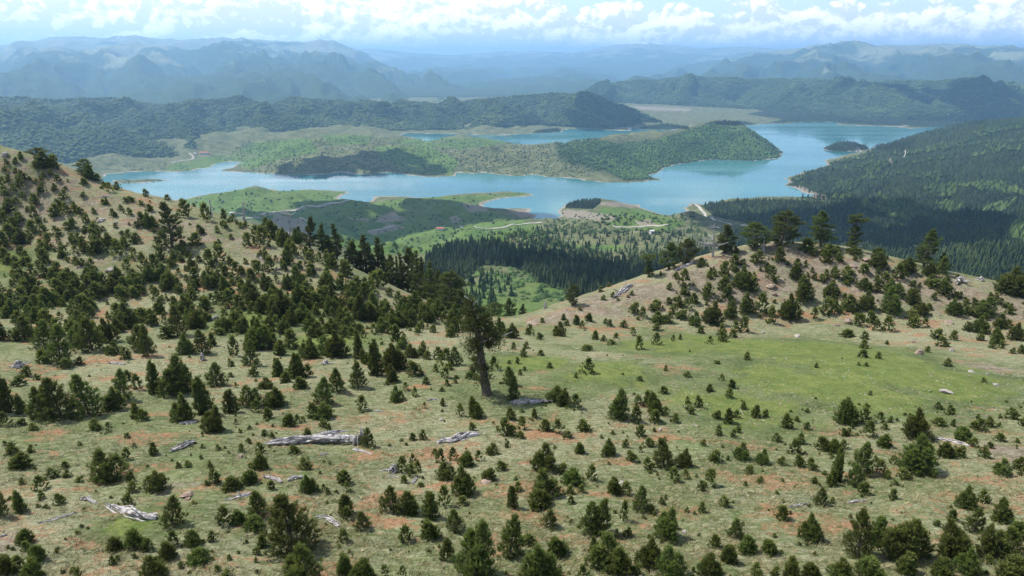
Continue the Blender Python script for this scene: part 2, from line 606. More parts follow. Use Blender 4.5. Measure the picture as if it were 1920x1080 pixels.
def mat_deadwood():
    m, g = new_mat('weathered_wood')
    al = g.attr('along').outputs['Fac']
    ar = g.attr('tone').outputs['Fac']
    vec = g.add('ShaderNodeCombineXYZ', {0: al, 1: ar, 2: 0.0}).outputs[0]
    n = g.noise(g.mapping(vec, (1.2, 13.0, 1)), 1.0, 7, 0.65, 0.4)
    n2 = g.noise(g.mapping(vec, (0.8, 2.0, 1)), 1.0, 4, 0.6)
    c = g.mix(g.step(n, 0.34, 0.6), (0.10, 0.085, 0.08), (0.50, 0.47, 0.46))
    c = g.mix(g.step(n2, 0.55, 0.75, 0.0, 0.55), c, (0.62, 0.60, 0.60))
    bump = g.add('ShaderNodeBump', {'Height': n, 'Strength': 1.0, 'Distance': 0.12})
    finish(g, c, 0.85, bump.outputs[0], 0.15)
    return m


M = {
    'turf': mat_near_ground(), 'valley': mat_valley(), 'hill': mat_wooded_hill(), 'mount': mat_mountain(), 'water': mat_water(),
    'road': mat_simple('gravel_road', (0.27, 0.245, 0.21), (0.42, 0.39, 0.34), 0.05),
    'pine': mat_foliage('pine_needles', (0.048, 0.064, 0.018), (0.116, 0.150, 0.033), (0.235, 0.262, 0.060), 0.42),
    'oldpine': mat_foliage('old_pine_needles', (0.040, 0.056, 0.018), (0.096, 0.126, 0.034), (0.185, 0.200, 0.052), 0.42),
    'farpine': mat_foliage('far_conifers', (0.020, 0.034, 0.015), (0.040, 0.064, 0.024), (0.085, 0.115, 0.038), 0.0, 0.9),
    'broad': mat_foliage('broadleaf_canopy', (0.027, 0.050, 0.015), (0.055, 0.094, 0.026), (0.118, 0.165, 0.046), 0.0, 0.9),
    'bark': mat_simple('pine_bark', (0.045, 0.036, 0.030), (0.15, 0.125, 0.105), 6.0, 0.95, 0.03),
    'wood': mat_deadwood(),
    'rock': mat_simple('pinkish_rock', (0.14, 0.10, 0.078), (0.34, 0.265, 0.21), 1.6, 0.9, 0.10, 0.15, 8),
    'palerock': mat_simple('pale_rock', (0.20, 0.175, 0.155), (0.40, 0.365, 0.33), 2.0, 0.9, 0.06, 0.15, 8),
    'grass': mat_tone('dry_grass', [(0.0, (0.060, 0.070, 0.024)), (0.4, (0.14, 0.135, 0.058)), (0.75, (0.28, 0.25, 0.14)), (1.0, (0.38, 0.345, 0.215))], 0.8),
    'plaster': mat_simple('white_plaster', (0.48, 0.47, 0.45), (0.60, 0.59, 0.57), 0.5),
    'roof': mat_simple('red_roof_tiles', (0.42, 0.115, 0.085), (0.55, 0.19, 0.14), 0.4),
    'glass': mat_simple('dark_window', (0.03, 0.035, 0.04), (0.05, 0.055, 0.06), 0.4, 0.25),
}

# ------------------------------------------------------------------ the near hillside
CREST_L = [(-260, 200, 215), (-120, 235, 205), (0, 272, 195), (60, 290, 193), (117, 318, 190), (207, 360, 188), (267, 372, 186), (310, 385, 185), (383, 404, 185),
           (460, 421, 182), (530, 445, 178), (600, 475, 172), (660, 508, 167), (720, 538, 161), (780, 562, 156), (840, 583, 152), (900, 597, 150)]
CREST_R = [(960, 603, 150), (1000, 594, 152), (1060, 573, 155), (1150, 545, 160), (1220, 522, 163), (1300, 495, 167), (1380, 473, 170), (1450, 466, 171), (1520, 468, 171),
           (1600, 476, 169), (1700, 502, 165), (1800, 524, 161), (1900, 545, 156), (2050, 580, 150), (2250, 620, 146)]


def build_near():
    c = []
    for v, t in ((1300, 33), (1080, 43.2), (960, 52.2), (870, 62), (800, 72.5), (740, 84), (690, 97)):
        for u in (-350, 150, 620, 1080, 1560, 2250):
            c.append((u, v, t))
    c += [(1200, 645, 117), (1500, 645, 121), (1750, 665, 114), (1000, 640, 118), (700, 640, 115), (400, 640, 114), (100, 640, 113), (-200, 640, 112), (2100, 690, 104)]
    c += [(1060, 612, 141), (1200, 603, 145), (1350, 602, 147), (1500, 602, 147), (1650, 612, 142), (1800, 632, 132), (1950, 650, 126)]
    c += [(1250, 562, 154), (1400, 535, 159), (1550, 535, 159), (1700, 560, 154), (1850, 588, 148)]
    c += [(-150, 560, 142), (60, 560, 143), (250, 565, 142), (420, 568, 140), (560, 585, 135), (700, 600, 134), (830, 612, 134)]
    c += [(-100, 470, 163), (60, 470, 163), (60, 390, 178), (200, 480, 161), (200, 420, 174), (330, 470, 164), (450, 500, 156), (560, 520, 152), (660, 556, 147), (120, 350, 184)]
    c += CREST_L + CREST_R
    P = at([q[0] for q in c], [q[1] for q in c], [q[2] for q in c])
    xy = [tuple(p[:2]) for p in P]; z = list(P[:, 2])
    for (u, v, t) in CREST_L + CREST_R:
        p = at(u, v, t)
        for f, dz in ((1.16, -9), (1.4, -38), (2.0, -105), (3.0, -190)):
            xy.append((p[0] * f, p[1] * f)); z.append(p[2] + dz)
    # the slope just under the drone
    for a in (-60, -30, 0, 30, 60):
        xy.append((25 * sin(radians(a)), 12 * cos(radians(a)))); z.append(CAM_H - 26)
    tps = TPS(xy, z, 1e-4, 100.0)
    G = Polar(-80, 80, 570, 12, 560, 350)
    G.Z = tps(G.X, G.Y)
    D = np.hypot(G.X, G.Y)
    k = sstep(D, 20, 60)
    G.Z = G.Z + 0.55 * fbm(G.X / 22, G.Y / 22, 3, 3) * k + 0.16 * fbm(G.X / 4.0, G.Y / 4.0, 4, 11) + 0.05 * fbm(G.X / 0.9, G.Y / 0.7, 2, 5)
    return G


NEAR = build_near()


def blob_field(X, Y, spots):
    """soft union of round world-space spots given as (pixel u, pixel v, radius in metres)"""
    out = np.zeros(np.shape(X))
    H = NEAR.hit([s[0] for s in spots], [s[1] for s in spots])
    for h, (_, _, r) in zip(H, spots):
        if np.isfinite(h[0]):
            out = np.maximum(out, np.exp(-((X - h[0]) ** 2 + (Y - h[1]) ** 2) / (r * r)))
    return out


LUSH = [(1250, 645, 9), (1330, 640, 10), (1430, 650, 13), (1530, 655, 15), (1620, 680, 15), (1720, 700, 12), (1480, 715, 9), (1560, 725, 8), (1800, 725, 7), (1130, 700, 7),
        (1000, 680, 6), (250, 985, 2.5), (0, 495, 6), (620, 640, 7), (480, 600, 8), (1380, 760, 8), (1620, 750, 8)]
BARE = [(1400, 490, 14), (1480, 480, 15), (1560, 500, 16), (1640, 530, 14), (1450, 530, 10), (1300, 525, 13), (1220, 550, 11), (1130, 570, 11), (1040, 595, 9), (1700, 545, 13), (1780, 550, 13), (1870, 570, 13),
        (1930, 560, 15), (1380, 560, 8), (30, 320, 16), (110, 350, 15), (180, 390, 14), (80, 400, 13), (250, 410, 13), (330, 430, 12), (400, 440, 11), (460, 450, 10), (490, 480, 9), (150, 440, 11), (20, 450, 10),
        (560, 500, 8), (700, 560, 8), (740, 575, 7), (330, 910, 3), (1860, 690, 6), (1900, 850, 4), (20, 1010, 3), (160, 500, 8)]
obj('hillside', grid_mesh('hillside', NEAR, M['turf'], {'bare': blob_field(NEAR.X, NEAR.Y, BARE) * np.where(NEAR.X < -20, 0.72, 0.9), 'lush': blob_field(NEAR.X, NEAR.Y, LUSH)}), kind='structure')

# ------------------------------------------------------------------ the lake basin
SHORE = [(190, 335), (197, 327), (240, 323), (300, 321.5), (330, 323), (357, 321), (373, 317), (395, 313), (407, 307), (433, 303), (455, 305), (437, 312), (413, 319), (427, 322), (470, 323.5), (513, 326), (543, 329), (593, 328), (627, 325),
         (640, 323), (663, 327), (693, 328), (723, 323.5), (753, 325.5), (760, 327), (800, 332), (853, 331), (857, 323), (887, 326), (907, 323.5), (947, 328.5), (977, 330), (1000, 327.5), (1037, 333), (1077, 335), (1127, 342),
         (1177, 343), (1218, 339), (1247, 338), (1222, 332), (1220, 327), (1240, 322), (1243, 315), (1273, 308), (1297, 305.5), (1333, 299.5), (1377, 300.5), (1413, 302), (1463, 297), (1468, 287), (1445, 269), (1400, 256), (1340, 251),
         (1270, 253), (1230, 259), (1207, 266), (1150, 272), (1103, 273), (1060, 275), (1007, 282), (960, 287), (903, 292), (873, 290), (853, 294), (820, 291), (827, 287), (870, 283), (897, 286.5), (920, 281), (960, 278.5), (987, 272.5),
         (973, 269.5), (920, 266), (870, 264), (825, 267), (807, 268), (797, 262), (750, 254), (760, 250), (810, 250.5), (870, 252), (947, 253.5), (1000, 250.5), (1053, 248), (1060, 243), (1093, 242), (1127, 243), (1160, 245), (1183, 245.5),
         (1190, 240.5), (1203, 243), (1260, 243.5), (1297, 242), (1295, 235), (1323, 234.5), (1340, 236), (1417, 234.5), (1433, 232), (1480, 232.5), (1497, 229.5), (1567, 229), (1570, 235), (1617, 235.5), (1690, 238.5), (1710, 242), (1747, 238),
         (1797, 241), (1820, 233.5), (1835, 232.5), (1830, 237), (1780, 254), (1727, 264), (1710, 267), (1680, 267), (1640, 272), (1632, 280), (1607, 286), (1563, 297), (1547, 300), (1552, 310), (1513, 320), (1480, 333), (1468, 347), (1493, 353),
         (1513, 363), (1547, 370), (1563, 377), (1500, 382), (1413, 381), (1330, 384), (1290, 381), (1280, 390), (1287, 400), (1307, 418), (1273, 407), (1240, 402), (1227, 397), (1203, 390), (1197, 383), (1160, 378), (1130, 376), (1060, 382),
         (1050, 393), (1053, 403), (1040, 410), (1010, 417), (993, 413), (1010, 403), (993, 399), (997, 392), (960, 390), (927, 393), (903, 383), (940, 372), (1003, 367), (987, 361), (947, 358), (860, 364), (797, 370), (743, 367.5), (697, 368),
         (690, 380), (633, 372), (653, 358), (587, 355), (527, 358), (510, 354), (460, 356), (393, 363), (333, 375), (250, 382), (180, 360)]
ISLES = [[(1543, 280), (1558, 275), (1590, 272.5), (1618, 274), (1629, 279), (1606, 283), (1575, 284), (1553, 283)],
         [(203, 344.5), (212, 337), (287, 335), (325, 337.5), (262, 343.5)],
         [(1742, 248), (1765, 248), (1757, 250.5)], [(1678, 235.5), (1703, 235.2), (1693, 237.6)], [(1578, 239), (1612, 238.6), (1600, 240.4)],
         [(1568, 256.5), (1582, 256.2), (1577, 257.8)], [(942, 257), (960, 256.6), (955, 258.4)]]
SHORE_XY = jitter_poly(on_lake(*np.array(SHORE, float).T), 7.0, 28.0, 5)
ISLE_XY = [jitter_poly(on_lake(*np.array(i, float).T), 4.0, 30.0, 9 + k) for k, i in enumerate(ISLES)]

HILLPTS = [  # pixel u, v and depth of points on the land round the lake
    (1340, 236, 3180), (1395, 245, 3130), (1440, 266, 3060), (1285, 250, 3180), (1225, 263, 3100), (1130, 260, 3120), (1065, 270, 2930), (1000, 279, 2820), (950, 286, 2740), (900, 294, 2660), (1340, 270, 2960), (1200, 300, 2720), (1100, 306, 2640),
    (1000, 306, 2630), (900, 312, 2580), (1380, 285, 2900), (860, 257.5, 3360), (920, 263, 3300), (600, 258, 3320), (700, 263, 3240), (500, 262, 3330), (450, 276, 3060), (650, 286, 2860), (705, 294, 2720), (600, 300, 2680), (545, 309, 2590),
    (620, 308, 2590), (680, 311, 2570), (760, 300, 2700), (800, 285, 2920), (740, 275, 3050), (380, 287, 2940), (300, 302, 2760), (540, 280, 2980),
    (450, 382, 1930), (600, 367, 2060), (700, 392, 1850), (850, 366, 2060), (900, 373, 1970), (760, 385, 1900), (750, 420, 1660), (600, 440, 1560), (800, 450, 1490), (950, 430, 1600), (850, 474, 1340), (650, 470, 1400), (450, 430, 1620), (960, 400, 1790),
    (550, 405, 1745), (735, 402, 1765), (1080, 379, 1890), (1150, 379, 1930), (1130, 402, 1760), (1200, 412, 1720), (1100, 432, 1590), (1000, 452, 1420), (1150, 452, 1390), (1280, 440, 1500),
    (840, 472, 1010), (900, 462, 1010), (950, 468, 980), (1000, 482, 940), (1060, 500, 900), (1150, 520, 850), (1260, 535, 830), (950, 540, 590), (900, 562, 520), (1040, 562, 560), (945, 512, 740), (1200, 478, 1180), (1310, 490, 1130),
    (1000, 470, 1250), (900, 455, 1330),
    (600, 520, 560), (300, 470, 620), (0, 420, 700), (-300, 400, 750), (1500, 520, 640), (1700, 540, 560), (1900, 570, 520), (2200, 600, 480),
    (1350, 381, 1900), (1450, 377, 1920), (1540, 380, 1900), (1650, 386, 1820), (1600, 420, 1540), (1500, 440, 1430), (1400, 440, 1460), (1350, 420, 1610), (1700, 470, 1240), (1800, 480, 1150), (1900, 480, 1100), (1900, 400, 1500), (1800, 400, 1560), (1700, 400, 1640),
    (1700, 335, 2130), (1800, 305, 2180), (1900, 290, 2120), (1650, 322, 2350), (1550, 330, 2360), (1600, 302, 2680), (1700, 284, 2640), (1690, 262, 3120), (1755, 250, 2820), (1830, 228, 2920), (1920, 224, 2820), (2060, 216, 2720), (2100, 300, 2000), (2150, 420, 1350),
    (1587, 266, 3440), (265, 339, 2330),
]


def build_valley():
    P = at(*np.array(HILLPTS, float).T)
    xy = list(map(tuple, P[:, :2])); z = list(P[:, 2])
    for p in SHORE_XY[::3]:
        xy.append(tuple(p)); z.append(0.5)
    far = [(-5200, 3500), (-4000, 5200), (-1500, 5600), (0, 5000), (600, 5600), (1500, 6000), (3000, 6500), (5500, 6200), (4800, 4000), (-3500, 2600), (-2500, 3300), (0, 7200), (-3500, 7200), (4000, 7400), (3200, 4800), (-1200, 4300)]
    for q in far:
        xy.append(q); z.append(12.0)
    tps = TPS(xy, z, 2e-4, 1000.0)
    G = Polar(-60, 60, 490, 300, 7400, 350)
    Z = tps(G.X, G.Y)
    inside = in_poly(G.X, G.Y, SHORE_XY)
    dist = poly_dist(G.X, G.Y, SHORE_XY)
    for isl in ISLE_XY:
        ii = in_poly(G.X, G.Y, isl)
        dist = np.minimum(dist, poly_dist(G.X, G.Y, isl))
        inside &= ~ii
    rough = sstep(dist, 10, 220)
    Z = np.maximum(Z, 1.0 + np.minimum(dist * 0.035, 7.0))
    n = 26 * fbm(G.X / 400, G.Y / 400, 5, 21) + 18 * ridged(G.X / 260, G.Y / 260, 4, 31)
    n = n + 34 * (ridged(G.X / 430 + 0.4 * fbm(G.X / 300, G.Y / 300, 2, 3), G.Y / 620, 4, 61) - 0.6) * sstep(G.X, 450, 900) * sstep(dist, 60, 400) * (1 - sstep(np.hypot(G.X, G.Y), 1700, 2500))
    Z = Z + n * rough * sstep(np.hypot(G.X, G.Y), 500, 900) * (1 - 0.8 * sstep(np.hypot(G.X, G.Y), 3900, 4800)) * (1 - 0.75 * sstep(G.X, 1000, 1500) * sstep(np.hypot(G.X, G.Y), 2000, 2700))
    Z = np.maximum(Z, 1.2 + np.minimum(dist * 0.03, 6.0))
    Z = Z * sstep(dist, -6, 60) ** 0.6 + 0.0
    Z = np.where(inside, -np.minimum(0.4 + dist * 0.12, 14.0), Z + 0.25)
    c = ISLE_XY[0].mean(0)
    Z = np.where(inside, Z, Z + 26 * np.exp(-(((G.X - c[0]) / 85) ** 2 + ((G.Y - c[1]) / 85) ** 2) ** 1.3))
    G.Z = Z
    G.inside = inside
    G.dist = dist
    return G


VAL = build_valley()
VU, VV, VT = proj(np.stack([VAL.X, VAL.Y, VAL.Z], -1))


def field(polys, soft=6.0):
    """1 inside, fading over a few pixels, of land outlined as the photograph shows it"""
    out = np.zeros(VU.shape)
    for p in polys:
        ins = in_poly(VU, VV, p)
        d = poly_dist(VU, VV, p)
        out = np.maximum(out, np.where(ins, 0.5 + np.minimum(d / soft, 1) * 0.5, 0.5 - np.minimum(d / soft, 1) * 0.5))
    return out


WOODS = [[(800, 478), (860, 458), (930, 454), (1000, 474), (1060, 488), (1130, 492), (1250, 480), (1330, 470), (1345, 600), (1100, 570), (1050, 545), (1005, 528), (965, 500), (905, 498), (865, 530), (830, 600), (780, 600)],
         [(1312, 384), (1400, 374), (1480, 374), (1600, 382), (1500, 372), (1470, 348), (1490, 330), (1555, 305), (1620, 288), (1700, 256), (1760, 236), (1830, 205), (2100, 170), (2200, 640), (1330, 600), (1350, 440), (1420, 428), (1400, 418), (1340, 406)],
         [(1060, 380), (1110, 374), (1130, 378), (1110, 392), (1060, 390)],
         [(1140, 325), (1050, 300), (1040, 268), (1110, 256), (1150, 270), (1230, 262), (1330, 232), (1400, 240), (1470, 270), (1470, 300), (1300, 308), (1245, 318), (1225, 335), (1180, 340)],
         [(1540, 282), (1560, 262), (1620, 262), (1632, 280), (1590, 286)], [(1630, 280), (1640, 262), (1720, 258), (1700, 285)],
         [(1322, 234.5), (1338, 229), (1365, 226.5), (1398, 228.5), (1418, 232.5), (1380, 235)], [(1432, 232), (1462, 226), (1500, 218), (1535, 214), (1565, 217), (1600, 224), (1650, 229), (1700, 235), (1640, 235), (1570, 231), (1500, 229)], [(995, 249), (1020, 243), (1045, 241), (1056, 246), (1030, 250)], [(1192, 241), (1215, 235), (1250, 232), (1285, 236), (1296, 241), (1240, 243)],
         [(1400, 214), (1480, 226), (1560, 227), (1640, 233), (1700, 237.5), (1800, 239.5), (1850, 232), (1860, 220), (1700, 221), (1560, 212), (1440, 206)]]
MEADOWS = [[(330, 378), (460, 352), (650, 356), (690, 382), (760, 372), (1000, 360), (900, 392), (1010, 420), (1000, 440), (940, 452), (1000, 470), (870, 455), (800, 475), (700, 480), (500, 420)],
           [(870, 540), (930, 510), (1060, 540), (1090, 600), (860, 600)], [(1130, 388), (1200, 392), (1290, 418), (1260, 432), (1150, 430), (1120, 400)], [(330, 305), (420, 290), (440, 300), (380, 318), (300, 320)],
           [(700, 262), (900, 258), (960, 268), (860, 280)], [(420, 300), (470, 268), (580, 258), (600, 285), (520, 300), (470, 318)], [(700, 275), (800, 272), (860, 300), (850, 328), (770, 322), (720, 300)], [(600, 252), (700, 254), (690, 270), (620, 272)], [(1150, 470), (1180, 460), (1000, 460)], [(940, 466), (1000, 462), (1010, 478), (960, 490)]]
BARES = [[(470, 404), (543, 392), (660, 376), (664, 379), (545, 397), (480, 410)], [(500, 415), (520, 402), (570, 412), (590, 440), (540, 440)], [(690, 418), (735, 396), (765, 412), (720, 418)], [(680, 432), (745, 420), (765, 428), (700, 442)],
         [(838, 404), (862, 406), (868, 418), (850, 420)], [(860, 380), (905, 385), (920, 396), (880, 398)], [(950, 392), (1000, 392), (1008, 404), (980, 410)], [(1052, 392), (1100, 396), (1160, 405), (1150, 416), (1060, 408)], [(1120, 377), (1190, 380), (1200, 390), (1130, 386)],
         [(1470, 348), (1500, 348), (1560, 372), (1545, 376), (1500, 362)], [(945, 442), (985, 444), (975, 450), (950, 450)], [(1190, 415), (1215, 412), (1240, 424), (1200, 424)], [(1655, 300), (1675, 296), (1672, 306), (1660, 310)], [(1180, 198), (1300, 203), (1290, 210), (1200, 206)], [(640, 408), (690, 408), (690, 416)]]
obj('valley', grid_mesh('valley', VAL, M['valley'], {'forest': np.maximum(field(WOODS[:3] + WOODS[4:]), field(WOODS[3:4], 40.0)), 'meadow': field(MEADOWS), 'bare': field(BARES, 5), 'shore': np.exp(-VAL.dist / 16.0) * (VAL.Z < 9)}), kind='structure')

wv = np.array([[-4000, 1200, 0], [4500, 1200, 0], [4500, 5100, 0], [-4000, 5100, 0]], float)
obj('lake', mesh_np('lake', wv, [[0, 1, 2, 3]], M['water']), kind='structure')
pv = np.array([[-58000, -3000, -16], [58000, -3000, -16], [58000, 58000, -16], [-58000, 58000, -16]], float)
obj('plain', mesh_np('plain', pv, [[0, 1, 2, 3]], M['hill']), kind='structure')


# ------------------------------------------------------------------ wooded hills and mountain ranges beyond the lake
def px_dir(u, v):
    r = ray(u, v)
    return np.arctan2(r[..., 0], r[..., 1]), r[..., 2] / np.hypot(r[..., 0], r[..., 1])


def range_sheet(name, crest, dist, foot, mat, na, ns, spur, amp, detail, power=1.0, seed=0, z_foot=-4.0, carve=0.7, jag=0.0, back=1.35, back_drop=0.7):
    """a ridge whose crest shows along given pixels; dist and foot are (u, metres) or pixel feet on the lake level"""
    cu, cvv = np.array(crest, float).T
    ca, cs = px_dir(cu, cvv)
    az = np.linspace(ca[0], ca[-1], na)
    slope = np.interp(az, ca, cs)
    da, _ = px_dir(np.array([q[0] for q in dist], float), 150.0 + 0 * np.array([q[0] for q in dist], float))
    D = np.interp(az, da, [q[1] for q in dist])
    fa, _ = px_dir(np.array([q[0] for q in foot], float), 200.0 + 0 * np.array([q[0] for q in foot], float))
    Fd = np.interp(az, fa, [q[1] for q in foot])
    zc = CAM_H + slope * D + jag * (ridged(az * D / 900.0, az * 0 + seed, 4, seed + 77) - 0.8)
    s = np.concatenate([np.linspace(0, 1, ns), np.linspace(1, back, max(6, ns // 5))[1:]])
    S, A = np.meshgrid(s, az)
    DD = Fd[:, None] + (D - Fd)[:, None] * S
    DD = np.minimum(DD, D[:, None] + np.maximum(S - 1, 0) * (D - Fd)[:, None])
    X = np.sin(A) * DD; Y = np.cos(A) * DD
    f = np.where(S <= 1, np.clip(S, 0, 1) ** power, 1 - (S - 1) / (back - 1) * back_drop)
    Z = z_foot + (zc[:, None] - z_foot) * f
    env = np.sin(np.clip(S, 0, 1) * pi) ** 0.8
    lat = A * D[:, None]
    n = ridged(lat / spur + 0.35 * fbm(X / spur, Y / spur, 2, seed + 5), DD / (spur * 2.6), 5, seed)
    Z = Z + amp * env * (n - carve) * np.clip((zc - z_foot) / 90.0, 0, 1)[:, None]
    Z = Z + detail * fbm(X / (spur * 0.35), Y / (spur * 0.35), 5, seed + 40) * (0.25 + 0.75 * env) * np.clip(S * 6, 0, 1)
    V = np.stack([X, Y, Z], -1)
    nn = len(s)
    i = np.arange(na - 1)[:, None] * nn + np.arange(nn - 1)[None]
    F = np.stack([i, i + nn, i + nn + 1, i + 1], -1).reshape(-1, 4)[:, ::-1]
    o = obj(name, mesh_np(name, V.reshape(-1, 3), F, mat, True), kind='structure')
    return V


def lake_d(pts):
    out = []
    for u, v in pts:
        q = on_lake(float(u), float(v))
        out.append((u, float(np.hypot(*q))))
    return out


HILL_L = range_sheet('wooded_hills', [(-420, 176), (-200, 182), (0, 181), (50, 183), (100, 186), (150, 183), (215, 184), (250, 190), (300, 197), (350, 193), (400, 195), (450, 192), (500, 196), (545, 190), (600, 196), (660, 198), (720, 194), (780, 194), (830, 195),
                                      (880, 188), (930, 182), (980, 179), (1040, 173), (1080, 178), (1130, 188), (1170, 198), (1215, 216), (1240, 228)],
                     [(-420, 4300), (0, 4500), (400, 4900), (800, 5000), (1050, 4900), (1240, 4550)],
                     lake_d([(-420, 345), (-200, 340), (0, 330), (200, 312), (300, 305), (350, 298), (375, 276), (450, 260), (600, 249), (760, 247), (900, 248), (1050, 239), (1150, 243), (1200, 236), (1240, 231)]),
                     M['hill'], 360, 90, 520.0, 100.0, 26.0, 0.42, 3, carve=0.95)
HILL_R = range_sheet('wooded_hills', [(1010, 215), (1050, 190), (1090, 172), (1130, 160), (1165, 152), (1200, 150), (1235, 152), (1280, 144), (1340, 147), (1400, 148), (1450, 151), (1500, 148), (1560, 151), (1585, 149), (1640, 154), (1700, 150), (1760, 152), (1800, 147),
                                      (1830, 146), (1870, 156), (1920, 174), (1990, 185), (2100, 170), (2300, 160)],
                     [(1010, 6600), (1200, 7000), (1500, 7000), (1800, 6500), (2300, 6300)],
                     lake_d([(1010, 204), (1150, 196), (1250, 200), (1430, 209), (1520, 214), (1600, 222), (1700, 228), (1830, 230), (2000, 226), (2300, 226)]),
                     M['hill'], 300, 90, 680.0, 120.0, 32.0, 0.42, 13, carve=0.95)
range_sheet('mountains', [(-700, 60), (-300, 66), (-100, 80), (0, 84), (40, 83), (95, 72), (150, 70), (190, 73), (260, 69), (300, 74), (330, 77), (370, 74), (430, 73), (490, 75), (540, 79), (570, 82), (600, 77), (625, 76), (650, 86), (680, 101), (720, 121), (760, 137), (785, 138), (800, 130), (820, 128), (845, 144), (880, 163), (930, 178), (1000, 186)],
            [(-700, 18000), (400, 18500), (700, 17500), (820, 15500), (1000, 14000)], [(-700, 5200), (600, 5500), (1000, 5700)], M['mount'], 380, 120, 2100.0, 250.0, 75.0, 1.0, 23, -10.0, carve=1.1, jag=26.0)
range_sheet('mountains', [(1050, 186), (1110, 172), (1160, 158), (1190, 142), (1215, 145), (1250, 152), (1300, 165)], [(1050, 9000), (1300, 9000)], [(1050, 7000), (1300, 7200)], M['mount'], 120, 40, 700.0, 60.0, 20.0, 0.8, 29, -10.0)
range_sheet('mountains', [(1180, 152), (1240, 137), (1290, 122), (1340, 113), (1400, 105), (1450, 97), (1490, 92), (1530, 85), (1565, 81), (1590, 77), (1620, 80), (1650, 85), (1700, 86), (1740, 83), (1780, 84), (1810, 81), (1850, 85), (1890, 86), (1940, 92), (2100, 88), (2500, 95)],
            [(1180, 16000), (1600, 17000), (2500, 16000)], [(1180, 7600), (2500, 7000)], M['mount'], 330, 95, 1700.0, 210.0, 60.0, 0.9, 33, -10.0, carve=1.1, jag=18.0)
range_sheet('mountains', [(560, 150), (700, 118), (790, 127), (880, 118), (960, 126), (1050, 120), (1130, 128), (1230, 132), (1320, 118), (1450, 130)], [(560, 21000), (1450, 21000)], [(560, 8000), (1450, 8500)], M['mount'], 180, 50, 2200.0, 120.0, 50.0, 0.8, 43, -10.0, carve=1.1)
range_sheet('mountains', [(520, 120), (620, 98), (690, 90), (760, 97), (850, 104), (930, 96), (1000, 95), (1070, 99), (1130, 88), (1175, 79), (1215, 78), (1260, 84), (1320, 91), (1400, 87), (1480, 93), (1560, 100), (1700, 95)], [(520, 27000), (1700, 27000)], [(520, 17000), (1700, 17000)], M['mount'], 200, 44, 3000.0, 150.0, 60.0, 0.9, 53, 0.0, carve=1.1)

# ------------------------------------------------------------------ the air
def build_haze():
    x, y0, y1, z0, z1 = 60000, -4000, 60000, -18, 1130
    V = [(-x, y0, z0), (x, y0, z0), (x, y1, z0), (-x, y1, z0), (-x, y0, z1), (x, y0, z1), (x, y1, z1), (-x, y1, z1)]
    F = [(0, 3, 2, 1), (4, 5, 6, 7), (0, 1, 5, 4), (1, 2, 6, 5), (2, 3, 7, 6), (3, 0, 4, 7)]
    m, g = new_mat('haze_air')
    vol = g.add('ShaderNodeVolumePrincipled', {'Color': (0.37, 0.65, 1.0, 1.0), 'Density': HAZE, 'Anisotropy': 0.3})
    g.add('ShaderNodeOutputMaterial', {'Volume': vol.outputs[0]})
    obj('haze', mesh_np('haze', V, F, m), kind='stuff', label='pale blue haze filling the air over the lake basin', cat='haze')


HAZE = 7.2e-5
build_haze()


# ------------------------------------------------------------------ fair-weather cumulus over the basin, above the frame; they throw the shadow patches
def mat_cloud():
    m, g = new_mat('cloud_white')
    d = g.add('ShaderNodeBsdfDiffuse', {'Color': rgb(0.93, 0.93, 0.94), 'Roughness': 1.0})
    t = g.add('ShaderNodeBsdfTranslucent', {'Color': rgb(0.90, 0.91, 0.93)})
    mx = g.add('ShaderNodeMixShader', {0: 0.42, 1: d.outputs[0], 2: t.outputs[0]})
    g.add('ShaderNodeOutputMaterial', {'Surface': mx.outputs[0]})
    return m


M['cloud'] = mat_cloud()


def ico(sub):
    bm = bmesh.new(); bmesh.ops.create_icosphere(bm, subdivisions=sub, radius=1.0)
    V = np.array([v.co[:] for v in bm.verts]); F = np.array([[v.index for v in f.verts] for f in bm.faces]); bm.free()
    return V, F


ICO3 = ico(3)


def noise3(V, f, seed):
    return (fbm(V[:, 0] * f + V[:, 2] * 0.7 * f, V[:, 1] * f - V[:, 2] * 0.6 * f, 4, seed, 0.55) + fbm(V[:, 2] * f + 3.1, V[:, 0] * f - V[:, 1] * f, 4, seed + 9, 0.55)) * 0.5


def cloud_mesh(name, seed, n, flat=1.0, tower=0.5):
    """cumulus about 2 units wide: heaped puffs over a flat base"""
    r = np.random.default_rng(seed)
    V0, F0 = ICO3
    s = Soup()
    for k in range(n):
        f = r.random()
        x = r.uniform(-0.85, 0.85); y = r.uniform(-0.4, 0.4)
        top = tower * (0.45 + 0.55 * math.cos(x * 1.4)) * r.uniform(0.3, 1.0)
        q = r.uniform(0.16, 0.34) * (1.0 - 0.45 * abs(x))
        z = top * f
        V = V0 * (1 + 0.30 * np.abs(noise3(V0, 1.7, seed + k)) + 0.13 * np.abs(noise3(V0, 5.0, seed + k + 50)))[:, None]
        V = V * q * np.array([1.1, 1.0, 0.85]) + np.array([x, y, z + q * 0.25])
        V[:, 2] = np.where(V[:, 2] < 0, V[:, 2] * 0.12, V[:, 2]) * flat
        s.add(V, F0)
    return s.mesh(name, M['cloud'], True)


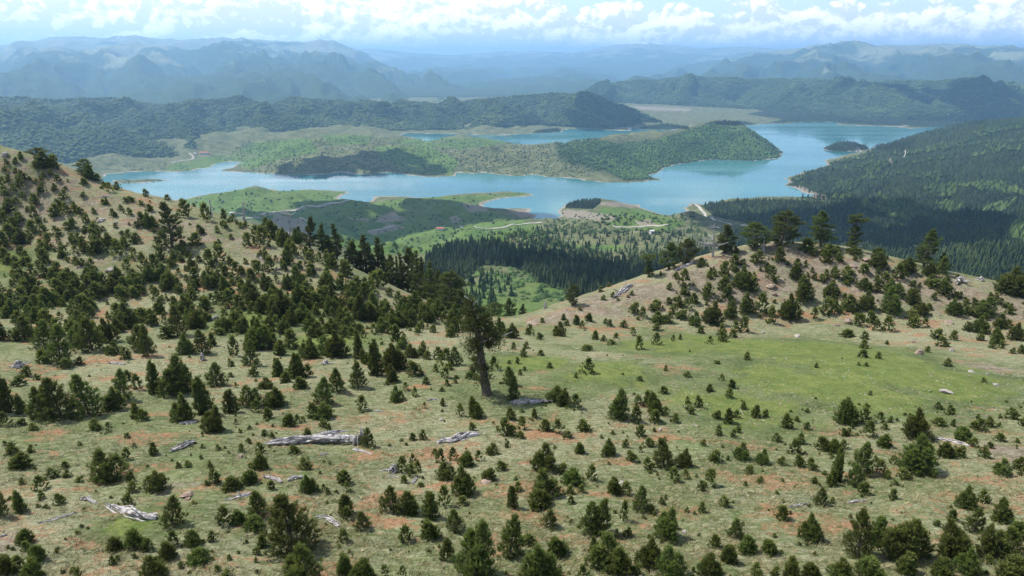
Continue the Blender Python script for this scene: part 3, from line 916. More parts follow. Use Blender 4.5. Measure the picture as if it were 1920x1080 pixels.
CV = [cloud_mesh('cumulus_cloud', 700 + k, (16, 20, 14, 18, 22, 15)[k], 1.0, (0.5, 0.75, 0.35, 0.6, 0.9, 0.45)[k]) for k in range(6)]
CLOUD_Z = 1400.0
CLOUDS = [((690, 395), 300, 190, 'wide white cumulus drifting over the lakeside meadow'), ((830, 384), 230, 130, 'white cumulus drifting over the green lake spit'), ((1230, 515), 170, 110, 'white cumulus drifting over the dark conifer spur'),
          ((1500, 412), 330, 170, 'long white cumulus drifting over the wooded lake headland'), ((1850, 435), 300, 190, 'white cumulus drifting over the far right forest slope'), ((690, 305), 260, 170, 'white cumulus drifting over the scrubby peninsula'),
          ((150, 200), 300, 260, 'white cumulus drifting over the left wooded hills'), ((1120, 215), 260, 260, 'white cumulus drifting over the dark wooded point'), ((1800, 200), 420, 340, 'broad white cumulus drifting over the right wooded hills'),
          ((555, 322), 120, 80, 'small white cumulus drifting beside the scrubby peninsula')]


def place_clouds():
    for k, ((u, v), rx, ry, lab) in enumerate(CLOUDS):
        h = VAL.hit(u, v)[0]
        if not np.isfinite(h[0]) or v < 235:
            q = on_lake(float(u), float(v) + 20)
            h = np.array([q[0], q[1], 60.0])
        c = h + SUN_DIR * ((CLOUD_Z - h[2]) / SUN_DIR[2])
        o = obj('cumulus_cloud', CV[k % 6], loc=c, label=lab, cat='cloud', group='fair-weather clouds over the basin')
        o.scale = (rx, ry * 2, 150.0)
        o.rotation_euler.z = RNG.uniform(-0.3, 0.3)


place_clouds()
# ------------------------------------------------------------------ conifers
UP = np.array([0, 0, 1.0])


def unit(v):
    return v / (np.linalg.norm(v, axis=-1, keepdims=True) + 1e-9)


def needles(soup, P, D, L, k, nl, nw, rng, tone0):
    """a brush of k needle blades round each shoot"""
    n = len(P)
    if n == 0:
        return
    t = rng.uniform(0.0, 1.0, (n, k))
    base = P[:, None] + D[:, None] * (L[:, None] * t)[..., None]
    rnd = rng.normal(0, 1, (n, k, 3))
    rad = unit(rnd - (rnd * D[:, None]).sum(-1, keepdims=True) * D[:, None])
    d = unit(D[:, None] * 0.75 + rad * (0.85 - 0.35 * t)[..., None])
    tip = base + d * (nl * rng.uniform(0.75, 1.2, (n, k)))[..., None]
    side = unit(np.cross(d, rng.normal(0, 1, (n, k, 3)))) * (nw * 0.5)
    V = np.stack([base - side, base + side, tip], 2).reshape(-1, 3)
    F = np.arange(len(V)).reshape(-1, 3)
    tn = np.clip(tone0[:, None] + (t - 0.5) * 0.5 + rng.normal(0, 0.08, (n, k)), 0, 1)
    soup.add(V, F, np.repeat(tn.reshape(-1), 3))


def young_pine(seed, H, R, shape='cone', stems=1, shoot=0.2, k=13, fill=1.0, nw=0.022):
    """young pine: whorled, upswept branches ending in upright needle brushes; returns crown and stem soups"""
    rng = np.random.default_rng(seed)
    crown = Soup(); wood = Soup()
    PP, DD, LL, TT = [], [], [], []
    for s in range(stems):
        if stems == 1:
            off = np.zeros(3); h = H; r = R
        else:
            a = s * 2 * pi / stems + rng.uniform(-0.5, 0.5)
            off = np.array([math.cos(a), math.sin(a), 0]) * R * rng.uniform(0.3, 0.55)
            h = H * (1.0 if s == 0 else rng.uniform(0.6, 0.95)); r = R * rng.uniform(0.5, 0.66)
            off = off * (0.4 if s == 0 else 1.0)
        lean = np.array([rng.normal(0, 0.04), rng.normal(0, 0.04), 0]) * h
        def axis(z):
            return off + lean * (z / h) ** 1.5 + UP * z
        zs = np.linspace(0, h * 0.93, 6)
        wood.tube([axis(z) for z in zs], np.interp(zs, [0, h], [0.022 * h + 0.01, 0.006 * h]), 5, 0.3)
        step = max(shoot * 1.0, h / 15.0)
        z = 0.02 * h
        while z < h * 0.97:
            f = z / h
            if shape == 'cone':
                prof = min(1.0, (1 - f) ** 0.72 * 1.12) * (0.88 + 0.12 * min(1, f / 0.15))
            elif shape == 'bush':
                prof = (1 - f ** 1.7) ** 0.9
            else:
                prof = (1 - f ** 1.5) ** 0.85 * (0.9 + 0.1 * min(1, f / 0.25))
            nb = rng.integers(5, 8)
            a0 = rng.uniform(0, 6.28)
            for b in range(nb):
                a = a0 + b * 2 * pi / nb + rng.normal(0, 0.22)
                Lb = r * prof * rng.uniform(0.62, 1.18) + shoot * 0.25
                pitch = radians(rng.uniform(-4, 16) + 52 * f)
                d = np.array([math.cos(a) * math.cos(pitch), math.sin(a) * math.cos(pitch), math.sin(pitch)])
                p0 = axis(z)
                m = max(3, int(fill * (2.5 + Lb / shoot * 2.9)))
                sft = rng.uniform(0.15, 1.0, m) ** 0.6
                lat = np.cross(d, UP); lat /= np.linalg.norm(lat) + 1e-9
                spread = rng.normal(0, 0.22, m) * Lb * (1.15 - sft * 0.6)
                P = p0 + d[None] * (sft * Lb)[:, None] + lat[None] * spread[:, None] + UP[None] * (rng.normal(0, 0.06, m) * Lb)[:, None]
                P[:, 2] = np.maximum(P[:, 2], 0.02)
                D = unit(d[None] * 0.6 + UP[None] * 1.05 + rng.normal(0, 0.28, (m, 3)))
                PP.append(P); DD.append(D); LL.append(shoot * rng.uniform(0.6, 1.15, m)); TT.append(0.10 + 0.45 * sft * rng.uniform(0.5, 1.2, m) + 0.18 * f)
                if Lb > 0.5:
                    wood.tube([p0, p0 + d * Lb * 0.5 - UP * 0.01, p0 + d * Lb * 0.85], [0.012 * h * 0.5 + 0.004, 0.008, 0.004], 3, 0.3, False)
            z += step * rng.uniform(0.8, 1.25)
        top = axis(h * 0.92)
        for q_ in range(3):
            PP.append(axis(h * (0.90 + 0.05 * q_))[None] + rng.normal(0, 0.02, (3, 3))); DD.append(unit(UP[None] + rng.normal(0, 0.35, (3, 3)))); LL.append(np.full(3, shoot)); TT.append(np.full(3, 0.6))
        m = 5
        PP.append(np.repeat(top[None], m, 0) + rng.normal(0, 0.03, (m, 3))); DD.append(unit(UP[None] + rng.normal(0, 0.28, (m, 3)))); LL.append(np.full(m, shoot * 1.1)); TT.append(np.full(m, 0.7))
    P = np.concatenate(PP); D = np.concatenate(DD); L = np.concatenate(LL); T = np.concatenate(TT)
    needles(crown, P, D, L, k, shoot * 0.70, nw * 1.45, rng, T)
    return crown, wood


def variant(seed, H, R, **kw):
    c, w = young_pine(seed, H, R, **kw)
    return dict(H=H, R=R, crown=c.mesh('crown', M['pine']), trunk=w.mesh('trunk', M['bark']))


VARS = {
    'small': [variant(1, 0.9, 0.42, shape='bush', stems=3, shoot=0.17, k=12), variant(2, 1.0, 0.36, shape='cone', shoot=0.17, k=12), variant(3, 0.8, 0.50, shape='bush', stems=3, shoot=0.16, k=11), variant(4, 1.1, 0.34, shape='egg', shoot=0.17, k=12)],
    'medium': [variant(11, 2.0, 0.72, shape='cone', shoot=0.22, k=13), variant(12, 1.8, 0.85, shape='bush', stems=4, shoot=0.22, k=12), variant(13, 2.2, 0.62, shape='egg', shoot=0.22, k=13), variant(14, 1.7, 1.0, shape='egg', stems=3, shoot=0.21, k=11), variant(15, 2.1, 0.75, shape='egg', stems=2, shoot=0.22, k=12)],
    'large': [variant(21, 4.2, 1.45, shape='egg', shoot=0.30, k=13, nw=0.03), variant(22, 4.0, 1.3, shape='cone', shoot=0.29, k=13, nw=0.03), variant(23, 3.8, 1.75, shape='bush', stems=5, shoot=0.31, k=12, nw=0.03), variant(24, 3.8, 1.8, shape='egg', stems=3, shoot=0.30, k=12, nw=0.03), variant(25, 4.4, 1.2, shape='egg', stems=2, shoot=0.29, k=13, nw=0.03)],
}
LOD = []
for q in range(8):
    c, w = young_pine(60 + q, 1.0, (0.3, 0.38, 0.45, 0.55, 0.34, 0.42, 0.5, 0.6)[q], shape=('cone', 'egg', 'bush', 'bush', 'cone', 'egg', 'egg', 'bush')[q], stems=(1, 1, 1, 2, 1, 1, 2, 2)[q], shoot=0.27, k=5, fill=0.30, nw=0.075)
    LOD.append((c.arrays(), (0.3, 0.38, 0.45, 0.55, 0.34, 0.42, 0.5, 0.6)[q]))

# pixel x, pixel y of the foot, height and width, each list in its own thrice enlarged window of the photograph
WIN = {
    (0, 720): "595,535,205,220;885,595,135,150;970,790,170,110;865,395,65,60;715,425,65,50;755,360,28,28;450,345,25,30;70,390,65,80;120,465,95,120;178,385,45,40;300,525,60,90;365,470,40,55;380,525,45,55;128,563,38,40;232,595,80,70;237,640,45,50;118,720,140,95;335,675,65,65;15,740,190,70;738,545,58,55;748,605,60,75;722,672,62,60;445,553,33,50;1005,472,35,30;1060,465,38,55;1182,468,38,40;1210,555,85,75;1300,590,80,110;1400,335,35,38;1360,380,45,45;1230,373,35,40;1140,360,25,28;1288,390,18,25;1465,385,60,60;1460,475,90,90;1412,550,80,95;1260,785,95,75;1345,785,85,90;1455,740,170,100;1430,820,90,130;1195,880,55,60;1475,910,60,55;1447,958,45,50;1525,590,45,35;1655,390,50,75;1720,480,70,95;1740,605,115,95;1650,930,350,270;1720,1120,250,260;145,885,85,100;148,935,60,60;200,995,95,100;640,930,80,100;755,915,110,120;830,935,70,80;975,905,80,60;940,980,100,110;1080,910,90,95;1110,1005,90,140;1020,1035,40,50;1290,990,35,40;865,1090,150,160;635,1015,50,50;1225,1055,40,40;1280,1085,50,70;1440,1003,30,30;40,1060,110,100;110,1060,90,60;180,1090,120,120;440,1090,60,60",
    (480, 720): "500,555,75,85;515,600,55,45;500,725,120,90;510,760,70,60;605,810,110,80;755,715,160,110;850,720,140,110;870,725,100,80;825,495,80,55;885,445,50,40;875,520,70,50;835,555,45,45;912,495,60,30;925,578,32,55;985,755,165,120;1060,685,100,60;985,865,110,120;840,880,80,70;495,885,70,55;405,620,40,40;380,600,35,20;90,590,45,35;35,910,60,50;495,1060,110,90;600,1085,130,150;725,1080,60,50;822,1085,60,50;1240,1075,350,300;1430,960,230,130;1120,820,130,90;1075,980,110,80;1530,900,65,110;1600,1095,220,200;1700,960,110,120;1060,535,110,120;1035,440,70,55;1110,425,65,50;1185,455,90,95;1255,430,55,45;1172,610,155,125;1310,535,75,100;1380,483,55,65;1330,395,65,80;1415,358,40,40;1160,678,55,65;1620,470,165,160;1620,625,180,180;1590,690,110,150;1440,695,130,80;1475,600,50,60;1655,800,110,85;1725,500,60,80;1780,560,100,120;1885,540,80,55;1765,615,50,60;1830,610,50,50;1770,668,45,50;1400,285,90,70;1440,290,60,80;1495,255,70,50;1485,305,45,60;1625,262,70,80;1700,270,70,65;1750,300,45,80;1840,262,65,90;1820,388,55,60;1430,198,65,60;1565,188,50,45;1497,160,25,35;1235,185,130,105;1148,178,65,40;1450,85,140,60;1690,90,100,130;1725,120,110,90;1790,135,80,70;785,95,100,100;595,145,75,50;893,70,50,25;1045,40,25,35;1050,120,40,35;948,135,30,20;630,350,110,80;215,390,48,75;290,290,45,40;92,305,35,30;45,290,30,35;190,235,70,80;265,215,35,30;380,240,50,70;410,260,40,40;65,190,55,55;880,315,40,45;940,310,50,45;1215,260,45,45;1900,980,120,70;1880,830,180,130",
    (960, 720): "605,190,200,180;695,220,90,50;800,165,130,100;805,215,75,75;760,120,80,70;850,50,45,60;710,120,60,50;865,180,50,40;918,215,50,50;1112,40,40,45;1220,75,55,60;1235,20,25,45;990,135,50,45;985,105,35,30;1045,130,60,50;1010,168,35,40;1155,195,50,50;1215,220,80,70;1260,190,45,50;1370,185,65,60;1428,185,40,35;1300,140,45,40;720,290,65,75;565,283,25,30;1163,290,60,55;1245,300,45,45;1270,270,35,40;1540,245,75,65;1600,208,30,40;1657,255,45,50;1490,322,50,60;1865,220,140,95;540,398,100,95;378,390,60,55;640,355,45,45;768,350,55,80;668,433,60,70;723,383,35,30;757,482,65,45;855,465,165,105;960,460,110,100;1075,345,35,40;1145,433,65,85;1290,415,105,110;1405,447,95,90;1337,505,55,55;1515,453,50,55;1610,463,65,60;1680,460,50,55;1397,557,40,50;1590,390,80,60;1625,335,60,60;1740,370,80,80;1800,380,80,100;1862,362,50,60;1890,290,45,50;1700,555,30,40;1690,480,40,60;910,545,75,60;973,530,55,45;1065,600,60,60;1110,575,95,70;580,615,95,80;640,620,70,60;720,700,140,100;780,720,50,60;843,675,40,45;865,650,30,30;632,765,95,45;655,855,50,50;865,855,170,150;588,865,45,30;1065,720,60,60;983,720,30,35;1195,685,60,70;1253,860,120,90;1138,915,75,80;1220,1000,100,95;1318,945,100,110;1450,952,85,85;1518,762,85,80;1735,680,110,75;1682,880,155,140;490,830,200,110;540,1010,200,240;600,1060,150,140;400,1090,70,60;700,1070,60,60;770,1020,160,140;880,1085,200,200;1100,1085,170,180;1375,1085,80,90;1480,1085,60,60;1570,1085,120,100;1680,1085,90,110;1850,1085,100,150",
    (1280, 720): "928,220,150,120;1035,135,30,45;1020,215,80,60;1045,295,90,70;1105,215,60,50;1135,255,40,45;1168,215,35,35;1315,300,190,150;1320,490,240,200;1435,230,55,100;1520,238,40,30;1435,140,40,50;1500,170,55,60;905,290,45,50;953,250,28,30;1135,350,80,95;1000,500,210,120;860,540,220,110;965,570,130,100;835,565,80,70;1020,615,65,60;1085,438,35,35;1180,450,50,40;1110,495,70,60;1150,530,50,50;1245,525,55,95;1410,530,35,40;743,555,35,40;798,510,25,40;1480,410,90,100;1560,410,65,60;1565,310,80,100;1630,350,55,70;1725,360,38,45;1660,260,70,90;1720,240,60,60;1695,410,60,70;1780,320,50,70;1850,195,65,80;1910,235,45,40;1805,510,105,110;1890,480,70,60;1905,515,50,50;1180,645,60,60;843,670,35,40;1590,690,130,110;1690,668,75,80;1515,765,65,60;1780,770,150,110;1640,830,150,110;1830,780,70,60;985,960,280,160;1230,960,260,240;1080,900,180,120;1430,800,40,50;1530,970,220,200;1700,960,190,120;1830,960,190,200;1880,880,110,100;1050,1085,130,180;1260,1060,120,110;1450,1085,120,140;1600,1060,150,140;1850,1085,140,200;900,1090,110,100",
    (0, 560): "40,640,240,110;220,670,190,110;350,665,270,180;500,650,260,160;640,625,150,120;680,570,190,110;130,640,120,80;270,650,200,100;870,530,200,110;990,530,250,230;1060,520,160,100;1030,685,160,125;1160,645,240,130;1195,740,150,125;1220,490,150,110;1310,640,140,100;1390,600,120,90;1440,600,110,80;1445,640,70,60;1555,600,120,120;1505,670,50,50;765,670,100,75;805,685,70,75;775,510,80,50;720,460,60,60;30,715,75,60;125,710,40,55;187,740,42,60;535,738,65,80;615,750,55,40;715,780,30,50;400,675,40,60;455,685,30,40;1625,715,70,80;1670,700,50,40;1725,775,40,50;1490,770,35,40;1533,788,32,35;1328,705,30,25;1405,735,25,30;1690,500,60,90;1610,470,60,60;1500,505,80,100;1570,435,110,80;1670,440,160,120;1735,440,70,50;1430,435,60,60;1300,380,45,45;1300,440,30,40;1330,500,30,25;1410,375,160,100;1450,280,190,140;1320,320,100,60;1580,315,75,65;1540,280,80,70;1640,275,90,70;1140,305,150,110;1195,265,70,60;1045,310,120,90;450,370,45,60;375,390,60,80;240,360,80,90;155,435,60,55;210,455,35,45;110,490,60,90;1000,210,190,110;830,320,190,90;790,290,170,120;710,340,70,70;640,310,80,100;340,360,230,130;250,280,180,120;140,235,150,110;520,290,210,140;600,240,150,110;440,270,150,110;720,160,160,130;1060,140,90,80;940,220,70,90;1230,200,40,90;20,230,170,70",
    (480, 480): "370,830,170,110;375,915,110,140;320,910,80,50;455,760,150,90;575,735,160,95;760,705,110,80;680,670,230,130;780,640,180,140;230,680,140,120;130,675,110,70;250,745,70,80;170,710,55,55;110,840,115,120;300,570,120,110;455,565,170,130;380,550,110,80;140,555,80,65;200,520,100,70;580,570,170,90;620,600,90,80;665,440,60,50;885,670,80,80;930,670,40,40;1065,685,60,50;1010,650,45,45;1090,640,40,45;1130,610,110,70;1070,610,90,70;1030,580,70,70;960,580,50,60;870,570,90,100;940,560,70,80;830,520,80,90;840,755,45,35;955,720,45,55;1075,730,40,35;735,725,25,35;1120,715,25,30;1425,720,120,70;1215,690,60,80;1340,640,70,50;1450,525,40,40;1520,520,40,40;1505,565,50,50;1600,560,35,50;1650,630,35,45;1470,605,35,30;1485,670,35,35;1510,645,25,25;1865,660,85,65;1800,685,30,30;1855,530,35,70;1595,470,40,40;1710,450,90,85;1540,445,60,55;1870,365,45,40;1800,385,50,45;1730,360,35,35;1905,470,50,40;1440,460,90,80;1380,440,110,80;1320,450,80,60;865,390,140,100;760,390,110,90;980,370,100,80;665,320,130,80;575,210,90,60;915,430,50,55;1000,430,45,40;310,415,110,90;480,390,120,110;160,330,160,130;580,350,150,100;430,330,130,110;250,280,150,110;390,200,120,90;100,360,130,100;20,480,160,90;60,190,110,90;240,180,140,100;1100,430,140,120;1200,420,130,100",
    (960, 440): "715,645,70,45;812,620,65,50;680,568,45,35;905,600,35,25;945,590,30,25;815,540,45,60;628,520,40,50;550,515,40,40;525,500,30,35;820,490,70,110;880,495,60,60;1030,510,90,90;1060,555,40,50;1110,615,45,35;1180,600,60,60;1180,570,65,65;1240,580,50,60;1260,545,60,50;1300,545,80,60;1120,500,140,110;1230,465,110,100;1315,440,130,110;1400,440,100,60;1455,500,90,40;1560,470,160,120;1640,370,160,150;1590,250,110,90;690,440,60,60;735,465,55,40;815,415,50,80;880,390,40,50;940,400,55,50;960,470,50,90;910,445,60,60;980,420,60,50;1020,385,60,70;1100,340,70,80;965,290,90,60;885,310,40,40;960,330,35,35;1110,245,40,40;1190,310,70,60;1210,360,80,70;1300,300,140,110;1355,320,80,60;1460,250,70,60;1322,703,45,45;985,800,35,50;1112,880,40,45;720,822,32,40;1178,818,35,30;1235,862,50,45;865,765,30,30;1155,725,22,45;430,655,40,60;470,590,50,45;515,600,35,40;560,620,35,60;583,583,30,28;435,485,40,40;365,505,45,40;395,525,40,35;290,480,30,30;308,510,30,35;170,495,30,30;1765,155,70,70;1840,150,50,60;1810,240,60,60;1880,265,40,70;1745,260,40,60;1890,220,45,80;1790,340,80,110;1870,380,50,40;1765,450,90,70;1700,475,60,40;1810,440,50,40;1885,430,90,70;1885,575,50,80;1500,150,80,80;1380,160,70,90;1250,170,60,80;1190,230,80,80",
    (1280, 440): "1020,215,55,70;1100,220,35,40;1210,250,80,60;1100,180,100,140;1015,305,75,110;930,230,40,90;1130,300,80,60;1180,340,110,140;1160,440,170,160;1030,420,120,110;960,430,90,100;1290,390,100,110;1340,450,80,120;1300,520,60,70;1290,480,60,80;1150,540,75,55;1090,540,60,50;1055,500,70,60;990,515,70,60;930,575,45,75;1022,588,45,50;1020,640,50,60;1010,690,50,75;1098,697,40,45;990,735,20,25;1030,740,25,35;1148,617,22,28;1420,300,60,90;1470,340,80,80;1560,355,35,40;1415,365,40,35;1520,450,110,110;1700,450,120,150;1600,450,50,60;1835,445,45,50;1785,520,90,110;1670,550,110,90;1600,540,50,60;1360,520,50,40;1430,585,60,90;1460,630,60,75;1520,590,55,60;1375,660,35,40;1675,595,55,55;1760,610,100,90;1740,640,50,50;1790,640,45,45;1870,590,110,100;1855,670,35,40;1900,670,50,50;1490,740,45,55;1690,833,30,30;1850,330,170,170;1900,340,150,120;820,110,60,110;960,110,60,140;700,90,70,100;1260,210,100,110;1380,230,90,80;1450,230,100,70",
    (0, 260): "240,160,100,130;300,165,70,80;500,225,90,90;550,240,40,60;110,270,60,60;130,230,50,60;50,240,40,40;240,300,50,50;195,370,60,70;50,410,70,70;310,440,70,70;360,340,50,60;400,510,60,90;490,475,50,45;525,565,60,60;610,600,80,110;320,540,50,60;270,610,70,50;410,590,60,60;450,590,60,70;375,420,60,60;420,410,50,50;180,530,70,90;110,460,50,80;60,560,80,90;190,440,60,60;820,325,40,40;620,300,50,40;660,285,40,50;940,345,30,50;850,500,100,110;800,490,70,60;1125,535,50,50;1040,440,90,70;1100,600,70,90;1270,505,40,40;1390,605,70,50;1260,450,50,45;1310,465,40,45;1160,460,90,60;720,550,40,50;760,580,50,70;1300,565,30,30;1480,600,100,70;1440,560,70,60;1530,560,90,80;1600,600,110,80;1670,590,100,80;1500,520,70,60;470,330,30,40;90,195,30,35;30,180,25,40;205,250,25,35;300,295,25,30;130,330,30,40;30,320,50,60;15,280,60,40;80,500,60,80;20,470,60,70;250,545,60,60;530,420,30,35;580,370,30,35;680,400,30,35;730,430,40,40;770,500,35,45;450,425,40,60;330,390,50,45;20,610,90,80;120,590,100,90;700,610,60,60;890,610,60,60",
}


def parse_pines():
    out = []
    for (ox, oy), s in WIN.items():
        for q in s.split(';'):
            x, y, h, w = map(float, q.split(','))
            out.append((ox + x / 3, oy + y / 3, h / 3, w / 3))
    r = np.random.default_rng(77)
    # the dense young stand on the left shelf, thinning toward the open grass
    dense = [(0, 470), (120, 455), (260, 480), (420, 490), (560, 470), (640, 500), (800, 575), (880, 605), (870, 630), (760, 640), (600, 640), (430, 625), (300, 610), (150, 640), (0, 640)]
    dense2 = [(470, 440), (540, 450), (640, 500), (760, 560), (700, 600), (560, 560), (480, 500)]
    k = 0
    while k < 560:
        u, v = r.uniform(0, 890), r.uniform(440, 645)
        a = in_poly(np.array(u), np.array(v), dense); b = in_poly(np.array(u), np.array(v), dense2)
        if not (a or b):
            continue
        h = r.uniform(12, 43) * (0.8 if v < 520 else 1.0) * (1.0 if r.random() < 0.6 else 0.55)
        out.append((u, v, h * 0.9, h * r.uniform(0.62, 1.0))); k += 1
    # seedlings, mostly in loose company with the larger pines
    listed = [q for q in out if q[1] > 480]
    k = 0
    while k < 330:
        if r.random() < 0.75:
            q = listed[r.integers(len(listed))]
            u, v = q[0] + r.normal(0, 26), q[1] + r.normal(0, 13)
        else:
            u, v = r.uniform(-60, 1980), r.uniform(480, 1080)
        if v > 1085 or v < 480:
            continue
        if u > 1180 and 600 < v < 730 and r.random() < 0.85:
            continue
        h = r.uniform(3, 10) * (0.6 + 0.6 * (v - 480) / 600) * (1 if r.random() < 0.8 else 1.5)
        out.append((u, v, h, h * r.uniform(0.9, 1.5))); k += 1
    k = 0
    while k < 340:     # ankle-high tufts of young growth
        u, v = r.uniform(-40, 1960), r.uniform(600, 1080)
        if fbm(np.array(u / 90), np.array(v / 40), 3, 8) < 0.02 or (u > 1180 and v < 730):
            continue
        h = r.uniform(3.0, 6.5) * (0.6 + 0.7 * (v - 600) / 480)
        out.append((u, v, h, h * r.uniform(1.0, 1.7))); k += 1
    for k in range(90):    # the slope goes on past both edges
        u = r.uniform(-420, -8) if k % 2 else r.uniform(1928, 2420)
        v = r.uniform(600, 1080)
        h = r.uniform(12, 50)
        out.append((u, v, h, h * r.uniform(0.6, 1.0)))
    k = 0
    while k < 480:     # brush on the stony slopes, in drifts
        if r.random() < 0.5:
            u, v = r.uniform(0, 520), r.uniform(285, 500)
        else:
            u, v = r.uniform(1080, 1920), r.uniform(470, 600)
        if fbm(np.array(u / 60), np.array(v / 26), 3, 5) < -0.05:
            continue
        h = r.uniform(4, 13)
        out.append((u, v, h, h * r.uniform(0.9, 1.5))); k += 1
    return out


LAND = [('the leaning old pine', 905, 700), ('the long fallen log', 590, 825), ('the short twisted log', 858, 825), ('the dark flat log', 1000, 755), ('the jagged pale log', 250, 958), ('the grey broken stump', 745, 880),
        ('the thin straight branch', 105, 970), ('the bent pale log', 612, 978), ('the forked grey log', 455, 930), ('the half-hidden slanting log', 1785, 830), ('the bright green meadow', 1480, 660), ('the pinkish boulders', 1590, 600),
        ('the bare white snag', 1335, 480), ('the grassy saddle', 960, 610), ('the big ridge pine', 322, 463), ('the pale root tangle', 1810, 522), ('the low grey deadwood', 1500, 950), ('the small white stone', 1237, 806),
        ('the slab of weathered wood', 345, 838), ('the row of crest pines', 1480, 475), ('the dark forked stump', 378, 668), ('the red earth scar', 470, 460), ('the sunlit left ridge', 60, 330), ('the pale rocks', 215, 508)]
ORD = ['first', 'second', 'third', 'fourth', 'fifth', 'sixth', 'seventh', 'eighth', 'ninth', 'tenth', 'eleventh', 'twelfth', 'thirteenth', 'fourteenth', 'fifteenth', 'sixteenth', 'seventeenth', 'eighteenth', 'nineteenth', 'twentieth']


def pine_labels(rows):
    """rows of (u, v, h, w): a label that singles each out by size, shape and its neighbour"""
    info = []
    for k, (u, v, h, w) in enumerate(rows):
        nm, x, y = min(LAND, key=lambda q: (q[1] - u) ** 2 + (1.6 * (q[2] - v)) ** 2)
        dx, dy = u - x, v - y
        where = ('left of' if dx < 0 else 'right of') if abs(dx) > 1.3 * abs(dy) else ('behind' if dy < 0 else 'in front of')
        size = 'tall' if h > 62 else 'sturdy' if h > 44 else 'mid-sized' if h > 30 else 'small' if h > 21 else 'tiny'
        shape = 'slender' if w / h < 0.62 else 'conical' if w / h < 0.8 else 'bushy' if w / h < 1.05 else 'rounded'
        info.append((size, shape, where, nm, (u, v, k)))
    out = []
    for q in info:
        same = sorted(r[4] for r in info if r[:4] == q[:4])
        base = f'{q[0]} {q[1]} young pine {q[2]} {q[3]}'
        if len(same) > 1:
            i = same.index(q[4])
            base += f', {ORD[min(i, 19)]} from left' if i < len(same) - 1 else ', rightmost such'
        out.append(base)
    return out


def place_pines():
    rows = parse_pines()
    U = np.array([r[0] for r in rows]); Vv = np.array([r[1] for r in rows])
    Hs = np.array([r[2] for r in rows]); W = np.array([r[3] for r in rows])
    P = NEAR.hit(U, np.minimum(Vv, 1190))
    ok = np.isfinite(P[:, 0]) & (np.hypot(P[:, 0], P[:, 1]) < 300)
    U, Vv, Hs, W, P = U[ok], Vv[ok], Hs[ok], W[ok], P[ok]
    _, _, T = proj(P)
    el = np.arctan2(CAM_H - P[:, 2], np.hypot(P[:, 0], P[:, 1]))
    wm = W * T / FPX
    hm = 0.90 * (Hs * T / FPX - 0.34 * wm * np.sin(el)) / np.cos(el)
    hm = np.maximum(hm, 0.32 * wm)
    order = np.argsort(-(Hs * W))
    seen = (U > -5) & (U < 1925) & (Vv - Hs < 1075)
    top = [i for i in order if seen[i]][:298]
    rest = [i for i in order if i not in set(top)]
    labs = pine_labels([(U[i], Vv[i], Hs[i], W[i]) for i in top])
    r = np.random.default_rng(5)
    for i, lab in zip(top, labs):
        fam = 'small' if hm[i] < 1.3 else 'medium' if hm[i] < 3.0 else 'large'
        asp = wm[i] / hm[i]
        cand = sorted(VARS[fam], key=lambda q: abs(2 * q['R'] / q['H'] - asp) + r.uniform(0, 0.25))
        v = cand[0]
        e = bpy.data.objects.new('young_pine', None)
        e.empty_display_size = 0.3
        COL.objects.link(e)
        e.location = P[i] + np.array([0, 0, -0.04])
        sx = np.clip(wm[i] / (2 * v['R']) * 1.02, 0.4, 2.2); sz = hm[i] / v['H'] * 1.03
        e.scale = (sx * r.uniform(0.9, 1.12), sx * r.uniform(0.9, 1.12), sz)
        e.rotation_euler = (r.normal(0, 0.06), r.normal(0, 0.06), r.uniform(0, 6.28))
        tag(e, lab, 'pine', 'young pines scattered over the hillside')
        for nm in ('trunk', 'crown'):
            c = bpy.data.objects.new(nm, v[nm]); COL.objects.link(c); c.parent = e
    sp = Soup()
    for i in rest:
        asp = wm[i] / hm[i]
        (V, F, A), R = min(LOD, key=lambda q: abs(2 * q[1] - asp) + r.uniform(0, 0.3))
        if Hs[i] < 21:      # far or tiny: fewer, broader needles
            keep = np.random.default_rng(int(i) % 9).permutation(len(F))[:int(len(F) * 0.42)]
            V = V[F[keep]].reshape(-1, 3); A = A[F[keep]].reshape(-1); F = np.arange(len(V)).reshape(-1, 3)
            ctr = V.reshape(-1, 3, 3).mean(1).repeat(3, 0)
            V = ctr + (V - ctr) * 1.35
        a = r.uniform(0, 6.28); ca, sa = math.cos(a), math.sin(a)
        X = V * np.array([wm[i] / (2 * R), wm[i] / (2 * R), hm[i]])
        X = np.stack([X[:, 0] * ca - X[:, 1] * sa, X[:, 0] * sa + X[:, 1] * ca, X[:, 2]], -1) + P[i]
        sp.add(X, F, np.clip(A + r.normal(0, 0.08), 0, 1))
    sp.build('pine_seedlings', M['pine'], kind='stuff', label='small pine seedlings dotted over the grassy hillside', cat='seedlings')


place_pines()


# ------------------------------------------------------------------ full-grown pines
def limb_path(p0, d, L, rng, n=4, sag=-0.1):
    pts = [p0]
    for i in range(n):
        d = unit(d + rng.normal(0, 0.12, 3) + UP * sag * 0.1)
        pts.append(pts[-1] + d * L / n)
    return np.array(pts)


